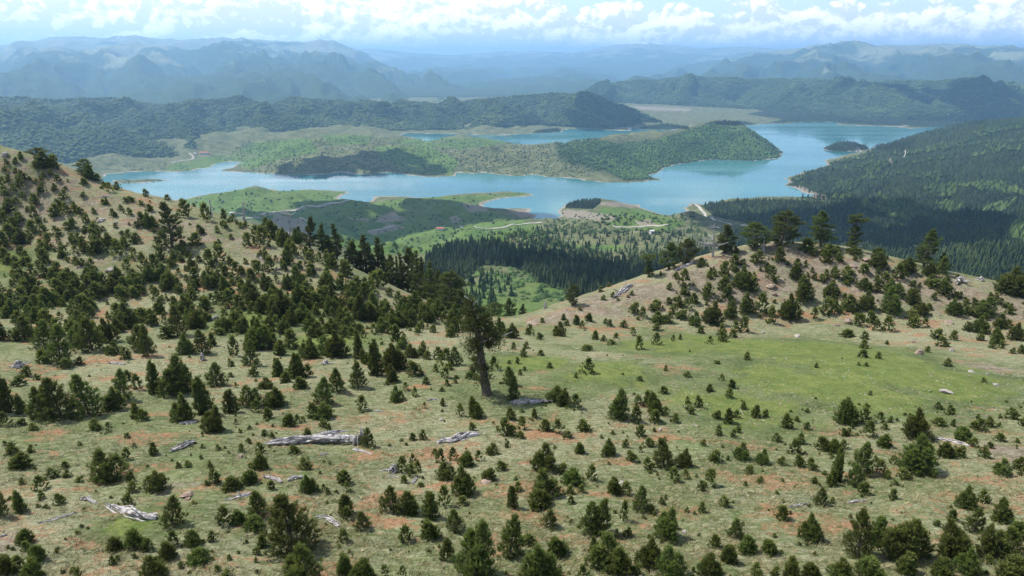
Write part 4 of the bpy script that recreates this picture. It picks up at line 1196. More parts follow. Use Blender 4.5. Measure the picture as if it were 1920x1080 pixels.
def old_pine(seed, H, R, form='layered', shoot=0.42, k=11, nw=0.05, bare=0.12, snags=2):
    """mature mountain pine: tapered trunk, whorled limbs, needle pads in tiers"""
    rng = np.random.default_rng(seed)
    crown, wood, dead = Soup(), Soup(), Soup()
    lean = np.array([rng.normal(0, 0.04), rng.normal(0, 0.04), 0]) * H
    def axis(z):
        f = z / H
        return lean * f + np.array([math.sin(f * 5 + seed) * 0.02 * H, math.cos(f * 4 + seed) * 0.015 * H, z])
    zs = np.linspace(-0.4, H * 0.97, 10)
    wood.tube([axis(z) for z in zs], np.interp(zs, [-0.4, 0.5, H], [0.040 * H, 0.030 * H, 0.006 * H]), 8, 0.3)
    PP, DD, TT = [], [], []
    z = bare * H
    while z < H * 0.985:
        f = (z / H - bare) / (1 - bare)
        if form == 'layered':
            prof = (1 - f) ** 0.6 * (0.65 + 0.35 * min(1, f / 0.2)) * (0.75 + 0.35 * rng.random())
        elif form == 'flat':
            prof = 1.0 if f > 0.72 else (0.25 + 0.45 * (1 - f)) * (0.4 + 0.6 * rng.random())
            prof *= math.sqrt(max(0, 1 - max(0, f - 0.86) / 0.16)) if f > 0.86 else 1
        elif form == 'round':
            prof = math.sin(pi * (0.16 + 0.80 * f)) ** 0.75 * (0.85 + 0.25 * rng.random())
        else:
            prof = (1 - f ** 2.5) * (0.55 + 0.6 * rng.random())
        nb = rng.integers(4, 7)
        a0 = rng.uniform(0, 6.28)
        for b in range(nb):
            a = a0 + b * 2 * pi / nb + rng.normal(0, 0.3)
            L = max(0.3, R * prof * rng.uniform(0.55, 1.15))
            pitch = radians(rng.uniform(-8, 18) + 32 * f)
            d = np.array([math.cos(a) * math.cos(pitch), math.sin(a) * math.cos(pitch), math.sin(pitch)])
            pts = limb_path(axis(z), d, L, rng)
            wood.tube(pts, np.linspace(0.010 * H * (1 - 0.5 * f), 0.012, len(pts)), 4, 0.3, False)
            m = int(7 + L / shoot * 6.5)
            s = rng.uniform(0.35, 1.02, m) ** 0.8
            idx = np.clip(s * (len(pts) - 1), 0, len(pts) - 1.001); i0 = idx.astype(int); fr = (idx - i0)[:, None]
            q = pts[i0] * (1 - fr) + pts[i0 + 1] * fr
            lat = np.cross(d, UP); lat /= np.linalg.norm(lat) + 1e-9
            q = q + lat * (rng.normal(0, 0.24, m) * L * 0.75)[:, None] + UP * (np.abs(rng.normal(0, 0.10, m)) * min(L, 1.4) + 0.02)[:, None]
            PP.append(q); DD.append(unit(d * 0.5 + UP * 0.9 + rng.normal(0, 0.4, (m, 3)))); TT.append(np.full(m, 0.30) + rng.uniform(0, 0.4, m))
        z += max(0.5, H / 14) * rng.uniform(0.75, 1.3)
    m = 14
    PP.append(axis(H * 0.96) + rng.normal(0, 0.18, (m, 3))); DD.append(unit(UP + rng.normal(0, 0.4, (m, 3)))); TT.append(np.full(m, 0.6))
    P = np.concatenate(PP); D = np.concatenate(DD)
    needles(crown, P, D, np.full(len(P), shoot) * rng.uniform(0.6, 1.15, len(P)), k, shoot * 0.65, nw * 1.4, rng, np.concatenate(TT))
    for s in range(snags):
        zz = rng.uniform(0.15, 0.7) * H; a = rng.uniform(0, 6.28)
        d = np.array([math.cos(a), math.sin(a), rng.uniform(-0.1, 0.3)])
        pts = limb_path(axis(zz), d, R * rng.uniform(0.7, 1.2), rng)
        dead.tube(pts, np.linspace(0.05, 0.012, len(pts)), 4, rng.uniform(0, 6), False)
    return crown, wood, dead


def plain_deadwood(s, name):
    V, F, A = s.arrays()
    return mesh_np(name, V, F, M['wood'], True, {'tone': A, 'along': V[:, 2] + V[:, 0] * 0.6})


OLD = []
for sd_, H_, R_, fm in ((301, 9, 2.5, 'layered'), (302, 9, 2.8, 'column'), (303, 9, 2.3, 'flat'), (304, 9, 3.2, 'round'), (305, 10, 2.0, 'layered'), (306, 10, 1.7, 'column'), (307, 10, 2.4, 'flat')):
    c, w, dd = old_pine(sd_, H_, R_, fm, bare=0.05 if fm == 'round' else 0.12)
    OLD.append(dict(H=H_, R=R_, form=fm, crown=c.mesh('crown', M['oldpine']), trunk=w.mesh('trunk', M['bark']), branch=plain_deadwood(dd, 'branch')))

# u, v of the foot, height and width in pixels, form index, depth behind the visible crest (0: stands on the visible ground), label
MATURE = [
    (323, 464, 80, 50, 0, 0, 'large dark lone pine standing on the left ridge slope'),
    (582, 468, 60, 36, 0, 178, 'dark conical pine on the left crest, left of a close pair'),
    (604, 472, 52, 28, 5, 180, 'thin ragged pine on the left crest, right of a close pair'),
    (632, 486, 66, 26, 5, 180, 'slim upright pine standing alone above the green meadow'),
    (655, 500, 50, 30, 4, 182, 'short dark pine right of the slim upright crest pine'),
    (687, 522, 82, 34, 4, 184, 'tall ragged pine starting the dark row beyond the left crest'),
    (711, 532, 86, 34, 5, 186, 'tall thick-trunked pine second in the dark row beyond the crest'),
    (737, 545, 70, 34, 1, 184, 'bushy dark pine in the middle of the row beyond the crest'),
    (746, 540, 60, 14, 5, 190, 'very thin pole-like pine within the row beyond the crest'),
    (767, 556, 88, 46, 0, 186, 'wide dark pine near the end of the row beyond the crest'),
    (785, 566, 96, 26, 5, 180, 'tall narrow pine beside the wide one beyond the crest'),
    (803, 578, 92, 30, 4, 172, 'tall slender pine at the low end of the left crest'),
    (822, 588, 84, 34, 1, 166, 'dark pine just left of the broad greenish saddle pine'),
    (843, 597, 88, 62, 3, 160, 'broad greenish pine standing left of the grassy saddle'),
    (866, 606, 66, 44, 1, 156, 'rounded pine at the foot of the broad saddle pine'),
    (955, 600, 44, 30, 1, 172, 'dark pine beyond the grassy saddle, larger of two'),
    (979, 600, 32, 16, 5, 172, 'slim small pine beyond the grassy saddle'),
    (926, 606, 40, 38, 3, 166, 'rounded pine just left of the grassy saddle'),
    (1075, 572, 36, 28, 3, 0, 'rounded pine low on the left shoulder of the right mound'),
    (1215, 526, 48, 34, 2, 166, 'small yellowish flat-topped pine leftmost on the right mound crest'),
    (1253, 518, 62, 42, 0, 169, 'dark pine left of the long pale crest log'),
    (1285, 508, 58, 46, 3, 171, 'rounded pine right behind the long pale crest log'),
    (1361, 486, 66, 40, 5, 172, 'thin-topped pine beside the bare white snag'),
    (1412, 480, 62, 56, 3, 173, 'bushy dark pine left of the largest rounded crest pine'),
    (1462, 474, 76, 62, 3, 173, 'largest rounded pine on the crest of the right mound'),
    (1535, 472, 78, 52, 1, 174, 'ragged tiered pine right of the largest rounded crest pine'),
    (1597, 480, 74, 42, 6, 173, 'flat-topped pine on a bare stem on the right mound crest'),
    (1732, 506, 78, 46, 1, 168, 'tall ragged pine alone toward the right end of the mound'),
    (1766, 516, 42, 26, 0, 166, 'small conical pine right of the tall ragged mound pine'),
    (76, 312, 34, 40, 3, 196, 'low dark spreading pine on the left ridge skyline'),
    (166, 338, 38, 34, 3, 194, 'rounded dark pine lower down the left ridge skyline'),
]


_row = [(560, 464, 40, 22, 180), (621, 484, 46, 20, 180), (668, 514, 62, 22, 184), (677, 519, 50, 20, 183), (699, 529, 76, 24, 187), (724, 541, 80, 26, 186), (756, 553, 78, 24, 188), (776, 561, 88, 26, 184), (794, 573, 90, 24, 176), (812, 584, 82, 26, 170), (833, 594, 76, 30, 164),
        (853, 602, 72, 30, 160), (874, 609, 54, 30, 158), (890, 612, 46, 26, 158)]
for _k, (_u, _v, _h, _w, _t) in enumerate(_row):
    MATURE.append((_u, _v, _h, _w, (5, 4, 0)[_k % 3], _t, f'slender dark pine packed into the row beyond the left crest, {ORD[_k]} from left'))


def place_mature():
    for k, (u, v, h, w, fi, t, lab) in enumerate(MATURE):
        if t:
            p = at(float(u), float(v), float(t))
            p[2] = min(p[2], p[2])
            zz = float(NEAR.height(p[0], p[1]))
            top = p[2] + h * t / FPX
            base = np.array([p[0], p[1], zz])
            hm = top - zz
        else:
            base = NEAR.hit(u, v)[0]
            t = proj(base)[2]
            hm = h * t / FPX * 1.05
        q = OLD[fi]
        wm = w * t / FPX
        e = bpy.data.objects.new('mature_pine', None); COL.objects.link(e)
        e.location = base + np.array([0, 0, -0.1])
        s = wm / (2 * q['R']) * 1.05
        e.scale = (s, s, hm / q['H'])
        e.rotation_euler.z = k * 1.7
        tag(e, lab, 'pine', 'full-grown pines on the crests')
        for nm in ('trunk', 'crown', 'branch'):
            c = bpy.data.objects.new(nm, q[nm]); COL.objects.link(c); c.parent = e
            if nm == 'branch':
                c['label'] = 'bare grey dead branches'


place_mature()


def leaning_pine():
    """the old leaning pine with a bare thick lower trunk and a broken dead top"""
    base = NEAR.hit(912, 741)[0]
    t = proj(base)[2]; m = t / FPX
    rng = np.random.default_rng(99)
    right = np.array([1.0, 0, 0]); up = UP * 1.13
    def q(du, dv):
        return right * du * m + up * (-dv) * m
    path = np.array([q(3, 6), q(1, -6), q(-4, -40), q(-9, -75), q(-12, -100), q(-19, -130), q(-22, -150), q(-24, -166)])
    rad = np.array([10.5, 8.2, 7.0, 6.4, 5.6, 4.4, 3.2, 1.8]) * m
    e = bpy.data.objects.new('leaning_pine', None); COL.objects.link(e); e.location = base
    tag(e, 'old leaning pine with thick bare trunk and broken dead top', 'pine')
    w = Soup()
    f = np.linspace(0, len(path) - 1, 26); i0 = np.minimum(f.astype(int), len(path) - 2); fr = (f - i0)[:, None]
    pts = path[i0] * (1 - fr) + path[i0 + 1] * fr
    pts[:, 1] += np.sin(f * 1.3) * 0.15
    rr = np.interp(f, np.arange(len(path)), rad)
    w.tube(pts, rr, 18, 0.3)
    V, F, A = w.arrays()
    n = len(pts) * 18
    th = np.tile(np.arange(18), len(pts)) / 18 * 2 * pi
    zz = np.repeat(f, 18)
    c0 = np.repeat(pts, 18, 0)
    V[:n] = c0 + (V[:n] - c0) * (1 + 0.13 * np.sin(th * 5 + zz * 0.7) + 0.10 * fbm(th * 2.2, zz * 1.1, 4, 8) + 0.25 * np.exp(-zz * 1.3) * np.sin(th * 4 + 1))[:, None]
    obj('trunk', mesh_np('trunk', V, F, M['bark'], True), e)
    crown = Soup(); limbs = Soup(); dead = Soup()
    PP, DD, TT = [], [], []
    spec = [(-8, -90, 1, -28, 26), (-10, -100, 38, -96, 30), (-10, -96, -30, -88, 26), (-14, -112, 26, -120, 26), (-16, -120, -36, -116, 28), (-18, -128, -34, -138, 26), (-19, -132, 14, -140, 18), (-21, -142, -42, -152, 20), (-22, -150, -38, -164, 16),
            (-22, -146, 2, -150, 12), (-7, -74, -22, -58, 16), (-6, -70, -26, -50, 12), (-12, -104, 46, -104, 14), (-9, -92, 20, -84, 16), (-5, -66, 10, -50, 8), (-17, -125, 6, -128, 22), (-12, -105, -28, -104, 22)]
    for (a, b, c, d, sz) in spec:
        p0 = q(a, b); p1 = q(-14 + (c + 14) * 0.58, d); dy = rng.normal(0, 14) * m
        p1 = p1 + np.array([0, dy, 0])
        mid = (p0 + p1) / 2 + np.array([0, dy * 0.2, 0.12])
        limbs.tube([p0, mid, p1], [2.4 * m, 1.6 * m, 0.7 * m], 5, 0.3)
        nn = int(sz * 9.0)
        o = rng.normal(0, 1, (nn, 3)) * np.array([0.33, 0.33, 0.28]) * sz * m
        PP.append(p1 + o); DD.append(unit(o * 0.4 + UP * 0.5 + rng.normal(0, 0.4, (nn, 3)))); TT.append(rng.uniform(0.2, 0.75, nn))
        nn = int(sz * 2.0)
        s = rng.uniform(0.3, 1, nn)[:, None]
        PP.append(p0 * (1 - s) + p1 * s + rng.normal(0, 0.16, (nn, 3)) * sz * m); DD.append(unit(UP + rng.normal(0, 0.6, (nn, 3)))); TT.append(rng.uniform(0.1, 0.5, nn))
    P = np.concatenate(PP)
    needles(crown, P, np.concatenate(DD), np.full(len(P), 0.30), 12, 0.21, 0.04, rng, np.concatenate(TT))
    obj('crown', crown.mesh('crown', M['oldpine']), e)
    obj('limb', limbs.mesh('limb', M['bark']), e)
    for (a, b, c, d) in ((-24, -164, -34, -178), (-23, -160, -14, -170), (-22, -150, -12, -152), (-10, -95, 50, -112), (-7, -78, -24, -96)):
        dead.tube(limb_path(q(a, b), unit(q(c, d) - q(a, b)), np.linalg.norm(q(c, d) - q(a, b)), rng), np.linspace(2.2, 0.6, 5) * m, 5, rng.uniform(0, 6))
    o = obj('dead_top', plain_deadwood(dead, 'dead_top'), e)
    o['label'] = 'grey broken dead top and branches'


leaning_pine()
# ------------------------------------------------------------------ dead wood
def log_mesh(name, path, radii, seed, rough=0.35, twist=1.2, nseg=30, nr=16, flat=0.8):
    """weathered trunk: fluted, twisted and torn"""
    rng = np.random.default_rng(seed)
    path = np.asarray(path, float)
    f = np.linspace(0, len(path) - 1, nseg); i0 = np.minimum(f.astype(int), len(path) - 2); fr = (f - i0)[:, None]
    pts = path[i0] * (1 - fr) + path[i0 + 1] * fr
    pts[:, 2] += 0.12 * np.mean(radii) * np.sin(f * 4 + seed)
    rr = np.interp(f, np.arange(len(path)), radii)
    s = Soup(); s.tube(pts, rr, nr, 0.0)
    V, F, _ = s.arrays()
    n = nseg * nr
    L = np.linalg.norm(path[-1] - path[0]) + 1e-6
    th = np.tile(np.arange(nr), nseg) / nr * 2 * pi
    x = np.repeat(np.linspace(0, 1, nseg), nr)
    c0 = np.repeat(pts, nr, 0)
    ang = th + twist * x * 2
    k = 1 + rough * (0.7 * np.sin(ang * 3 + seed) + 0.5 * np.sin(ang * 7 + 2 * seed) + 1.0 * fbm(ang * 1.6 + seed, x * L * 0.6, 4, seed)) + 0.25 * fbm(x * L * 1.2, th * 0.2 + seed, 3, seed + 3)
    k[:nr] *= rng.uniform(0.3, 1.2, nr); k[-nr:] *= rng.uniform(0.3, 1.2, nr)
    V[:n] = c0 + (V[:n] - c0) * k[:, None]
    V[:n][:, 2] = c0[:, 2] + (V[:n][:, 2] - c0[:, 2]) * flat
    tone = np.concatenate([(ang / 2.0), [0, 0]]); al = np.concatenate([x * L, [L, 0]])
    return mesh_np(name, V, F, M['wood'], True, {'tone': tone + seed, 'along': al})


def strands_mesh(name, path, radii, seed, n=11, core=True):
    """bleached trunk split along its grain into twisted strands with ragged ends"""
    rng = np.random.default_rng(seed)
    path = np.asarray(path, float); radii = np.asarray(radii, float)
    K = len(path) - 1
    L = np.linalg.norm(np.diff(path, axis=0), axis=1).sum()
    T = unit(path[-1] - path[0]); A = unit(np.cross(T, UP)); B = np.cross(A, T)
    Vs, Fs, to, al = [], [], [], []
    n0 = 0
    def put(pts, rr, sides, tone):
        nonlocal n0
        s = Soup(); s.tube(pts, rr, sides, tone)
        V, F, t = s.arrays()
        m = len(pts) * sides
        V[:m] += rng.normal(0, 0.2, (m, 3)) * np.repeat(rr, sides)[:, None]
        Vs.append(V); Fs.append(F + n0); n0 += len(V)
        to.append(np.full(len(V), tone)); al.append(np.concatenate([np.repeat(np.linspace(0, L, len(pts)), sides), [L, 0]]))
    def along(f):
        f = np.clip(f, 0, 1) * K
        i = np.minimum(f.astype(int), K - 1); w = (f - i)[:, None]
        return path[i] * (1 - w) + path[i + 1] * w, np.interp(f, np.arange(K + 1), radii)
    tw = rng.uniform(0.8, 2.2) * rng.choice([-1, 1])
    for k in range(n):
        a0 = k * 2 * pi / n + rng.uniform(-0.3, 0.3)
        s0 = rng.uniform(0, 0.22) if rng.random() < 0.7 else rng.uniform(0, 0.55)
        s1 = 1 - (rng.uniform(0, 0.2) if rng.random() < 0.7 else rng.uniform(0, 0.5))
        if s1 - s0 < 0.25:
            s1 = s0 + 0.3
        f = np.linspace(s0, s1, 12)
        c, r = along(f)
        ang = a0 + tw * f + 0.5 * np.sin(f * 9 + k)
        off = (0.74 + 0.55 * np.sin(f * 7 + k * 1.9)) * r
        pts = c + A * (np.cos(ang) * off)[:, None] + B * (np.sin(ang) * off * 0.9)[:, None]
        rr = r * rng.uniform(0.10, 0.30) * np.interp(np.linspace(0, 1, 12), [0, 0.12, 0.85, 1], [0.25, 1, 0.9, 0.15])
        put(pts, np.maximum(rr, 0.006), 5, seed * 3.1 + k * 1.7)
    if core:
        f = np.linspace(0.1, 0.9, 10); c, r = along(f)
        put(c, r * 0.55, 7, seed * 1.3)
    return mesh_np(name, np.concatenate(Vs), np.concatenate(Fs), M['wood'], False, {'tone': np.concatenate(to), 'along': np.concatenate(al)})


def ground_px(u, v):
    return NEAR.hit(float(u), float(v))[0]


def fallen(name, label, cat, pts, radii_px, seed, branches=(), group=None, lift=0.40, **kw):
    P = np.array([ground_px(u, v) for u, v in pts])
    m = float(proj(P.mean(0))[2]) / FPX
    R = np.array(radii_px, float) * m
    base = P.mean(0)
    e = bpy.data.objects.new(name, None); COL.objects.link(e); e.location = base
    tag(e, label, cat, group)
    Q = P - base
    Q[:, 2] = NEAR.height(P[:, 0], P[:, 1]) - base[2] + R * lift
    obj('trunk', strands_mesh('trunk', Q, R, seed, **kw), e)
    rng = np.random.default_rng(seed)
    for (s, du, dv, L, r) in branches:
        i = min(int(s * (len(Q) - 1)), len(Q) - 2); f = s * (len(Q) - 1) - i
        p0 = Q[i] * (1 - f) + Q[i + 1] * f
        d = unit(np.array([du, rng.normal(0, 0.25), dv], float))
        b = limb_path(p0, d, L * m, rng, 5, -0.5)
        gz = NEAR.height(b[:, 0] + base[0], b[:, 1] + base[1]) - base[2]
        b[:, 2] = np.maximum(b[:, 2], gz + r * m * 0.5)
        obj('branch', log_mesh('branch', b, np.linspace(r, r * 0.35, len(b)) * m, seed + int(s * 50) + 1, nseg=9, nr=7, rough=0.2), e)
    return e, base, m


e, base, m = fallen('fallen_log', 'long fallen silver log with torn upright root end', 'log', [(486, 835), (530, 832), (565, 829), (610, 828), (650, 828), (676, 828)], [3, 6.5, 9.5, 13, 14, 12], 3,
                    [(0.42, -0.3, -0.4, 26, 3), (0.5, 0.5, -0.6, 24, 2.6), (0.55, -0.6, -0.5, 22, 2.4), (0.3, -0.8, 0.5, 20, 2.2), (0.7, 0.7, 0.5, 22, 2.2)], n=19)
tp = ground_px(674, 834) - base
sl = Soup()
rng_ = np.random.default_rng(4)
for j in range(11):
    x0 = tp + np.array([(-11 + j * 2.1) * m, rng_.normal(0, 3) * m, -0.1])
    hgt = (22 + 16 * math.exp(-((j - 8) / 3.0) ** 2) + rng_.normal(0, 4)) * m
    sl.tube([x0, x0 + np.array([rng_.normal(0.6, 0.8) * m, 0, hgt * 0.55]), x0 + np.array([rng_.normal(1.2, 1.5) * m, 0, hgt])], [3.0 * m, 2.2 * m, 0.5 * m], 6, rng_.uniform(0, 6))
o = obj('torn_root_end', plain_deadwood(sl, 'torn_root_end'), e); o['label'] = 'dark upright splintered root end'

LOGS = [
    ('short twisted grey log lying right of the long silver log', [(811, 833), (830, 829), (850, 827), (868, 822), (888, 817), (906, 813)], [6, 8, 8.5, 6.5, 7, 4], 11, [(0.35, -0.2, -0.8, 14, 2.5), (0.4, 0.7, 0.1, 16, 2), (0.95, 0.5, 0.8, 12, 1.3)]),
    ('dark flat log beside the leaning old pine', [(953, 759), (985, 756), (1012, 754), (1042, 752)], [4.5, 5.5, 4.5, 3], 13, [(0.3, 0.4, 0.2, 14, 1.5)]),
    ('jagged pale splintered log in the lower left grass', [(196, 946), (222, 956), (250, 966), (278, 973), (302, 974)], [5, 8, 10, 11, 7], 17, [(0.3, 0.8, -0.3, 26, 3), (0.6, -0.3, -0.6, 22, 3), (0.8, -0.8, -0.2, 24, 2.5), (0.15, -0.5, 0.5, 14, 2.5)]),
    ('small pale wood fragment left of the jagged log', [(150, 938), (165, 937), (184, 945)], [3.5, 5, 3], 19, [(0.5, 0.4, -0.5, 12, 1.5)]),
    ('thin straight grey branch in the lower left grass', [(64, 984), (95, 977), (125, 967), (151, 960)], [1.6, 2.4, 2.8, 2.0], 23, []),
    ('short dark stick on red earth at the left edge', [(-4, 1008), (6, 1005), (15, 1003)], [2.5, 2.8, 1.8], 27, []),
    ('thin pale bent log, left of two lying end to end', [(489, 893), (504, 896), (520, 901), (533, 907)], [2.5, 3.0, 4.0, 4.8], 29, [(0.2, -0.2, 0.5, 8, 1.2)]),
    ('thin pale log, right of two lying end to end', [(536, 903), (552, 897), (571, 894)], [3.8, 4.0, 2.4], 31, []),
    ('forked grey log on the slope by slender pines', [(412, 941), (436, 936), (456, 931), (476, 923)], [1.3, 2.5, 4.0, 3.0], 37, [(0.6, -0.3, 0.9, 12, 2.4), (0.55, -0.9, 0.5, 14, 2)]),
    ('bent pale log right of the tall dark lower pine', [(586, 968), (604, 970), (616, 974), (628, 982), (640, 992)], [3.0, 4.0, 4.5, 4.5, 4.0], 41, [(0.3, 0.4, -0.4, 10, 1.8)]),
    ('slab of weathered wood lying flat among red patches', [(317, 849), (335, 842), (352, 834), (369, 828)], [4, 6, 6, 3.5], 43, [(0.3, -0.7, 0.1, 16, 2), (0.6, -0.7, -0.2, 20, 1.8)]),
    ('grey log at the foot of a dark bushy pine', [(333, 796), (350, 795), (372, 792)], [2.5, 3.5, 3.5], 47, [(0.6, 0.2, 0.6, 8, 1.4)]),
    ('thin white branch right of the long log', [(660, 843), (675, 846), (702, 854)], [3.0, 2.6, 1.4], 53, []),
    ('small grey chip of wood below the long log', [(598, 854), (607, 852), (616, 850)], [1.5, 2.0, 1.2], 59, []),
    ('slanting grey log half hidden behind right-hand pines', [(1746, 822), (1775, 826), (1800, 833), (1824, 838)], [3.0, 3.5, 3.6, 2.6], 61, [(0.2, 0.3, 0.4, 10, 1.2)]),
    ('low grey deadwood lying in pale grass', [(1478, 952), (1498, 949), (1520, 946)], [2.0, 3.2, 2.0], 67, [(0.3, -0.8, 0, 20, 1.4)]),
    ('short dark hollow log on the right grass', [(1586, 944), (1605, 941), (1626, 939)], [2.2, 3.2, 2.8], 71, []),
    ('crooked white branch on the left grass', [(200, 680), (218, 682), (240, 683)], [2.0, 2.5, 1.8], 73, [(0.2, -0.3, 0.5, 8, 1.2)]),
    ('long pale log lying on the right mound crest', [(1262, 509), (1280, 502), (1303, 491)], [2.0, 2.8, 4.0], 79, [(0.8, 0.6, 0.4, 10, 1.0)]),
    ('splintered pale dead trunk on the mound shoulder', [(1146, 561), (1165, 548), (1190, 532)], [2.2, 4.0, 3.0], 83, [(0.4, -0.6, 0.7, 18, 1.6), (0.7, -0.2, 0.8, 16, 1.4), (0.2, 0.8, 0.2, 14, 1.2)]),
    ('white log lying at the far left edge', [(-6, 560), (20, 560), (56, 559)], [2.2, 2.8, 2.0], 89, []),
    ('short pale log below the left ridge', [(92, 519), (104, 522), (115, 526)], [2.0, 2.4, 1.6], 97, []),
    ('slanting pale log on the red earth scar', [(478, 478), (492, 487), (504, 495)], [1.8, 2.8, 2.2], 101, [(0.6, 0.6, 0.3, 8, 1)]),
    ('straight pale log under the dark young stand', [(508, 508), (522, 506), (536, 504)], [2.0, 2.6, 2.2], 103, []),
    ('thin curved white branch on the left ridge', [(185, 372), (200, 368), (214, 371)], [1.2, 1.8, 1.2], 107, []),
    ('white chip of wood right of the young pine grove', [(700, 770), (710, 771), (720, 772)], [1.2, 2.0, 1.5], 109, []),
    ('pale branch lying behind the dark flat log', [(798, 751), (812, 750), (826, 750)], [1.2, 1.8, 1.2], 113, []),
    ('pale branch end beside the stump', [(720, 893), (735, 893), (750, 896)], [0.9, 1.4, 0.9], 127, []),
    ('upright pale splinter right of the stump', [(772, 908), (777, 902), (783, 893)], [2.0, 2.4, 1.6], 131, []),
]
for lab, pts, rp, sd_, br in LOGS:
    fallen('fallen_log', lab, 'log', pts, rp, sd_, br, 'bleached dead wood on the grass')


def stump(label, u, v, h, w, seed, spread=4):
    b = ground_px(u, v); m = float(proj(b)[2]) / FPX
    rng = np.random.default_rng(seed)
    e = bpy.data.objects.new('tree_stump', None); COL.objects.link(e); e.location = b
    tag(e, label, 'stump', 'weathered stumps on the hillside')
    P = np.array([[0, 0, -0.15], [0.02, 0, h * m * 0.3], [0.05, 0.02, h * m * 0.65], [0.08, 0.02, h * m]])
    obj('trunk', strands_mesh('trunk', P, np.array([w * 0.42, w * 0.32, w * 0.28, w * 0.12]) * m, seed, n=11), e)
    for k in range(spread):
        a = k * 2 * pi / spread + rng.uniform(-0.4, 0.4)
        d = np.array([math.cos(a), math.sin(a), -0.15 + rng.uniform(0, 0.5)])
        pts = limb_path(np.array([0, 0, 0.12 * h * m]), unit(d), w * m * rng.uniform(0.6, 1.3), rng, 4, -0.6)
        obj('root', log_mesh('root', pts, np.linspace(w * 0.16, w * 0.05, 5) * m, seed + k, nseg=8, nr=6, rough=0.25), e)


stump('grey broken stump with splintered top among small pines', 737, 884, 17, 22, 211)
stump('dark forked stump on the left grass behind rounded pines', 379, 676, 17, 12, 213, 3)
stump('dark low root tangle at the left edge', 34, 688, 14, 20, 217, 6)
stump('small dark gnarled stump behind the sapling row', 611, 682, 9, 14, 219, 4)
stump('white upright stump by the grassy saddle', 1022, 579, 17, 8, 223, 3)
stump('pale root tangle, left of two on the mound end', 1800, 528, 12, 18, 227, 6)
stump('pale root tangle, right of two on the mound end', 1838, 526, 9, 14, 229, 5)
stump('grey root tangle left of the young grove', 404, 600, 9, 13, 231, 5)
stump('pale tangle of roots on the left shelf', 368, 524, 12, 16, 233, 5)


def snag(label, u, v, h, seed, twigs, t=0, r=1.6, drop=0):
    """standing dead tree"""
    if t:
        b = at(float(u), float(v), float(t)); z = float(NEAR.height(b[0], b[1])); top = b[2] + h * t / FPX; b[2] = z; hm = top - z
    else:
        b = ground_px(u, v); t = float(proj(b)[2]); hm = h * t / FPX
    m = t / FPX
    rng = np.random.default_rng(seed)
    e = bpy.data.objects.new('dead_snag', None); COL.objects.link(e); e.location = b
    tag(e, label, 'dead tree', 'standing dead trees on the crests')
    P = np.array([[0, 0, -0.2], [rng.normal(0, 0.05), 0, hm * 0.35], [rng.normal(0, 0.12), 0, hm * 0.7], [rng.normal(0, 0.2), 0, hm]])
    obj('trunk', log_mesh('trunk', P, np.array([r * 1.15, r * 0.85, r * 0.55, r * 0.14]) * m, seed, rough=0.25, nseg=16, nr=8, flat=1.0), e)
    for k in range(twigs):
        z = hm * rng.uniform(0.25, 0.95); a = rng.uniform(0, 6.28)
        d = np.array([math.cos(a), math.sin(a) * 0.7, rng.uniform(-0.15, 0.35)])
        pts = limb_path(np.array([0, 0, z]), unit(d), h * m * rng.uniform(0.28, 0.6) * (1.15 - z / hm * 0.7), rng, 4, 0.4)
        obj('branch', log_mesh('branch', pts, np.linspace(r * 0.6, r * 0.2, 5) * m, seed + k + 1, nseg=7, nr=5, rough=0.15), e)


snag('bare white dead tree with jagged side branches on the crest', 1336, 482, 64, 301, 16, 170, 1.9)
snag('grey dead trunk with a pale stub among the crest pines', 1431, 472, 30, 303, 2, 0, 2.0)
snag('pale dead stem beside the tall ragged mound pine', 1741, 500, 44, 305, 7, 167, 1.2)
snag('dark twin-stemmed dead tree on the left crest skyline', 460, 424, 46, 307, 4, 182, 2.2)
snag('thin bare pole on the left crest, leftmost of two', 516, 436, 44, 309, 1, 180, 0.8)
snag('dark thin dead pole on the left crest, taller of two', 545, 452, 60, 311, 5, 180, 1.4)
snag('forked dead tree with curved arm on the left ridge', 397, 408, 34, 313, 3, 184, 1.8)


# ------------------------------------------------------------------ rocks
def rock_arrays(seed, sub=2):
    bm = bmesh.new(); bmesh.ops.create_icosphere(bm, subdivisions=sub, radius=1.0)
    V = np.array([v.co[:] for v in bm.verts]); F = np.array([[v.index for v in f.verts] for f in bm.faces]); bm.free()
    r = np.random.default_rng(seed)
    for _ in range(9):
        n = unit(r.normal(0, 1, 3)); d = r.uniform(0.45, 0.8)
        h = V @ n
        V = V - np.maximum(h - d, 0)[:, None] * n * 0.9
    V = V * (1 + 0.10 * fbm(V[:, 0] * 2 + seed, V[:, 1] * 2 + V[:, 2] * 1.3, 3, seed))[:, None]
    return V, F


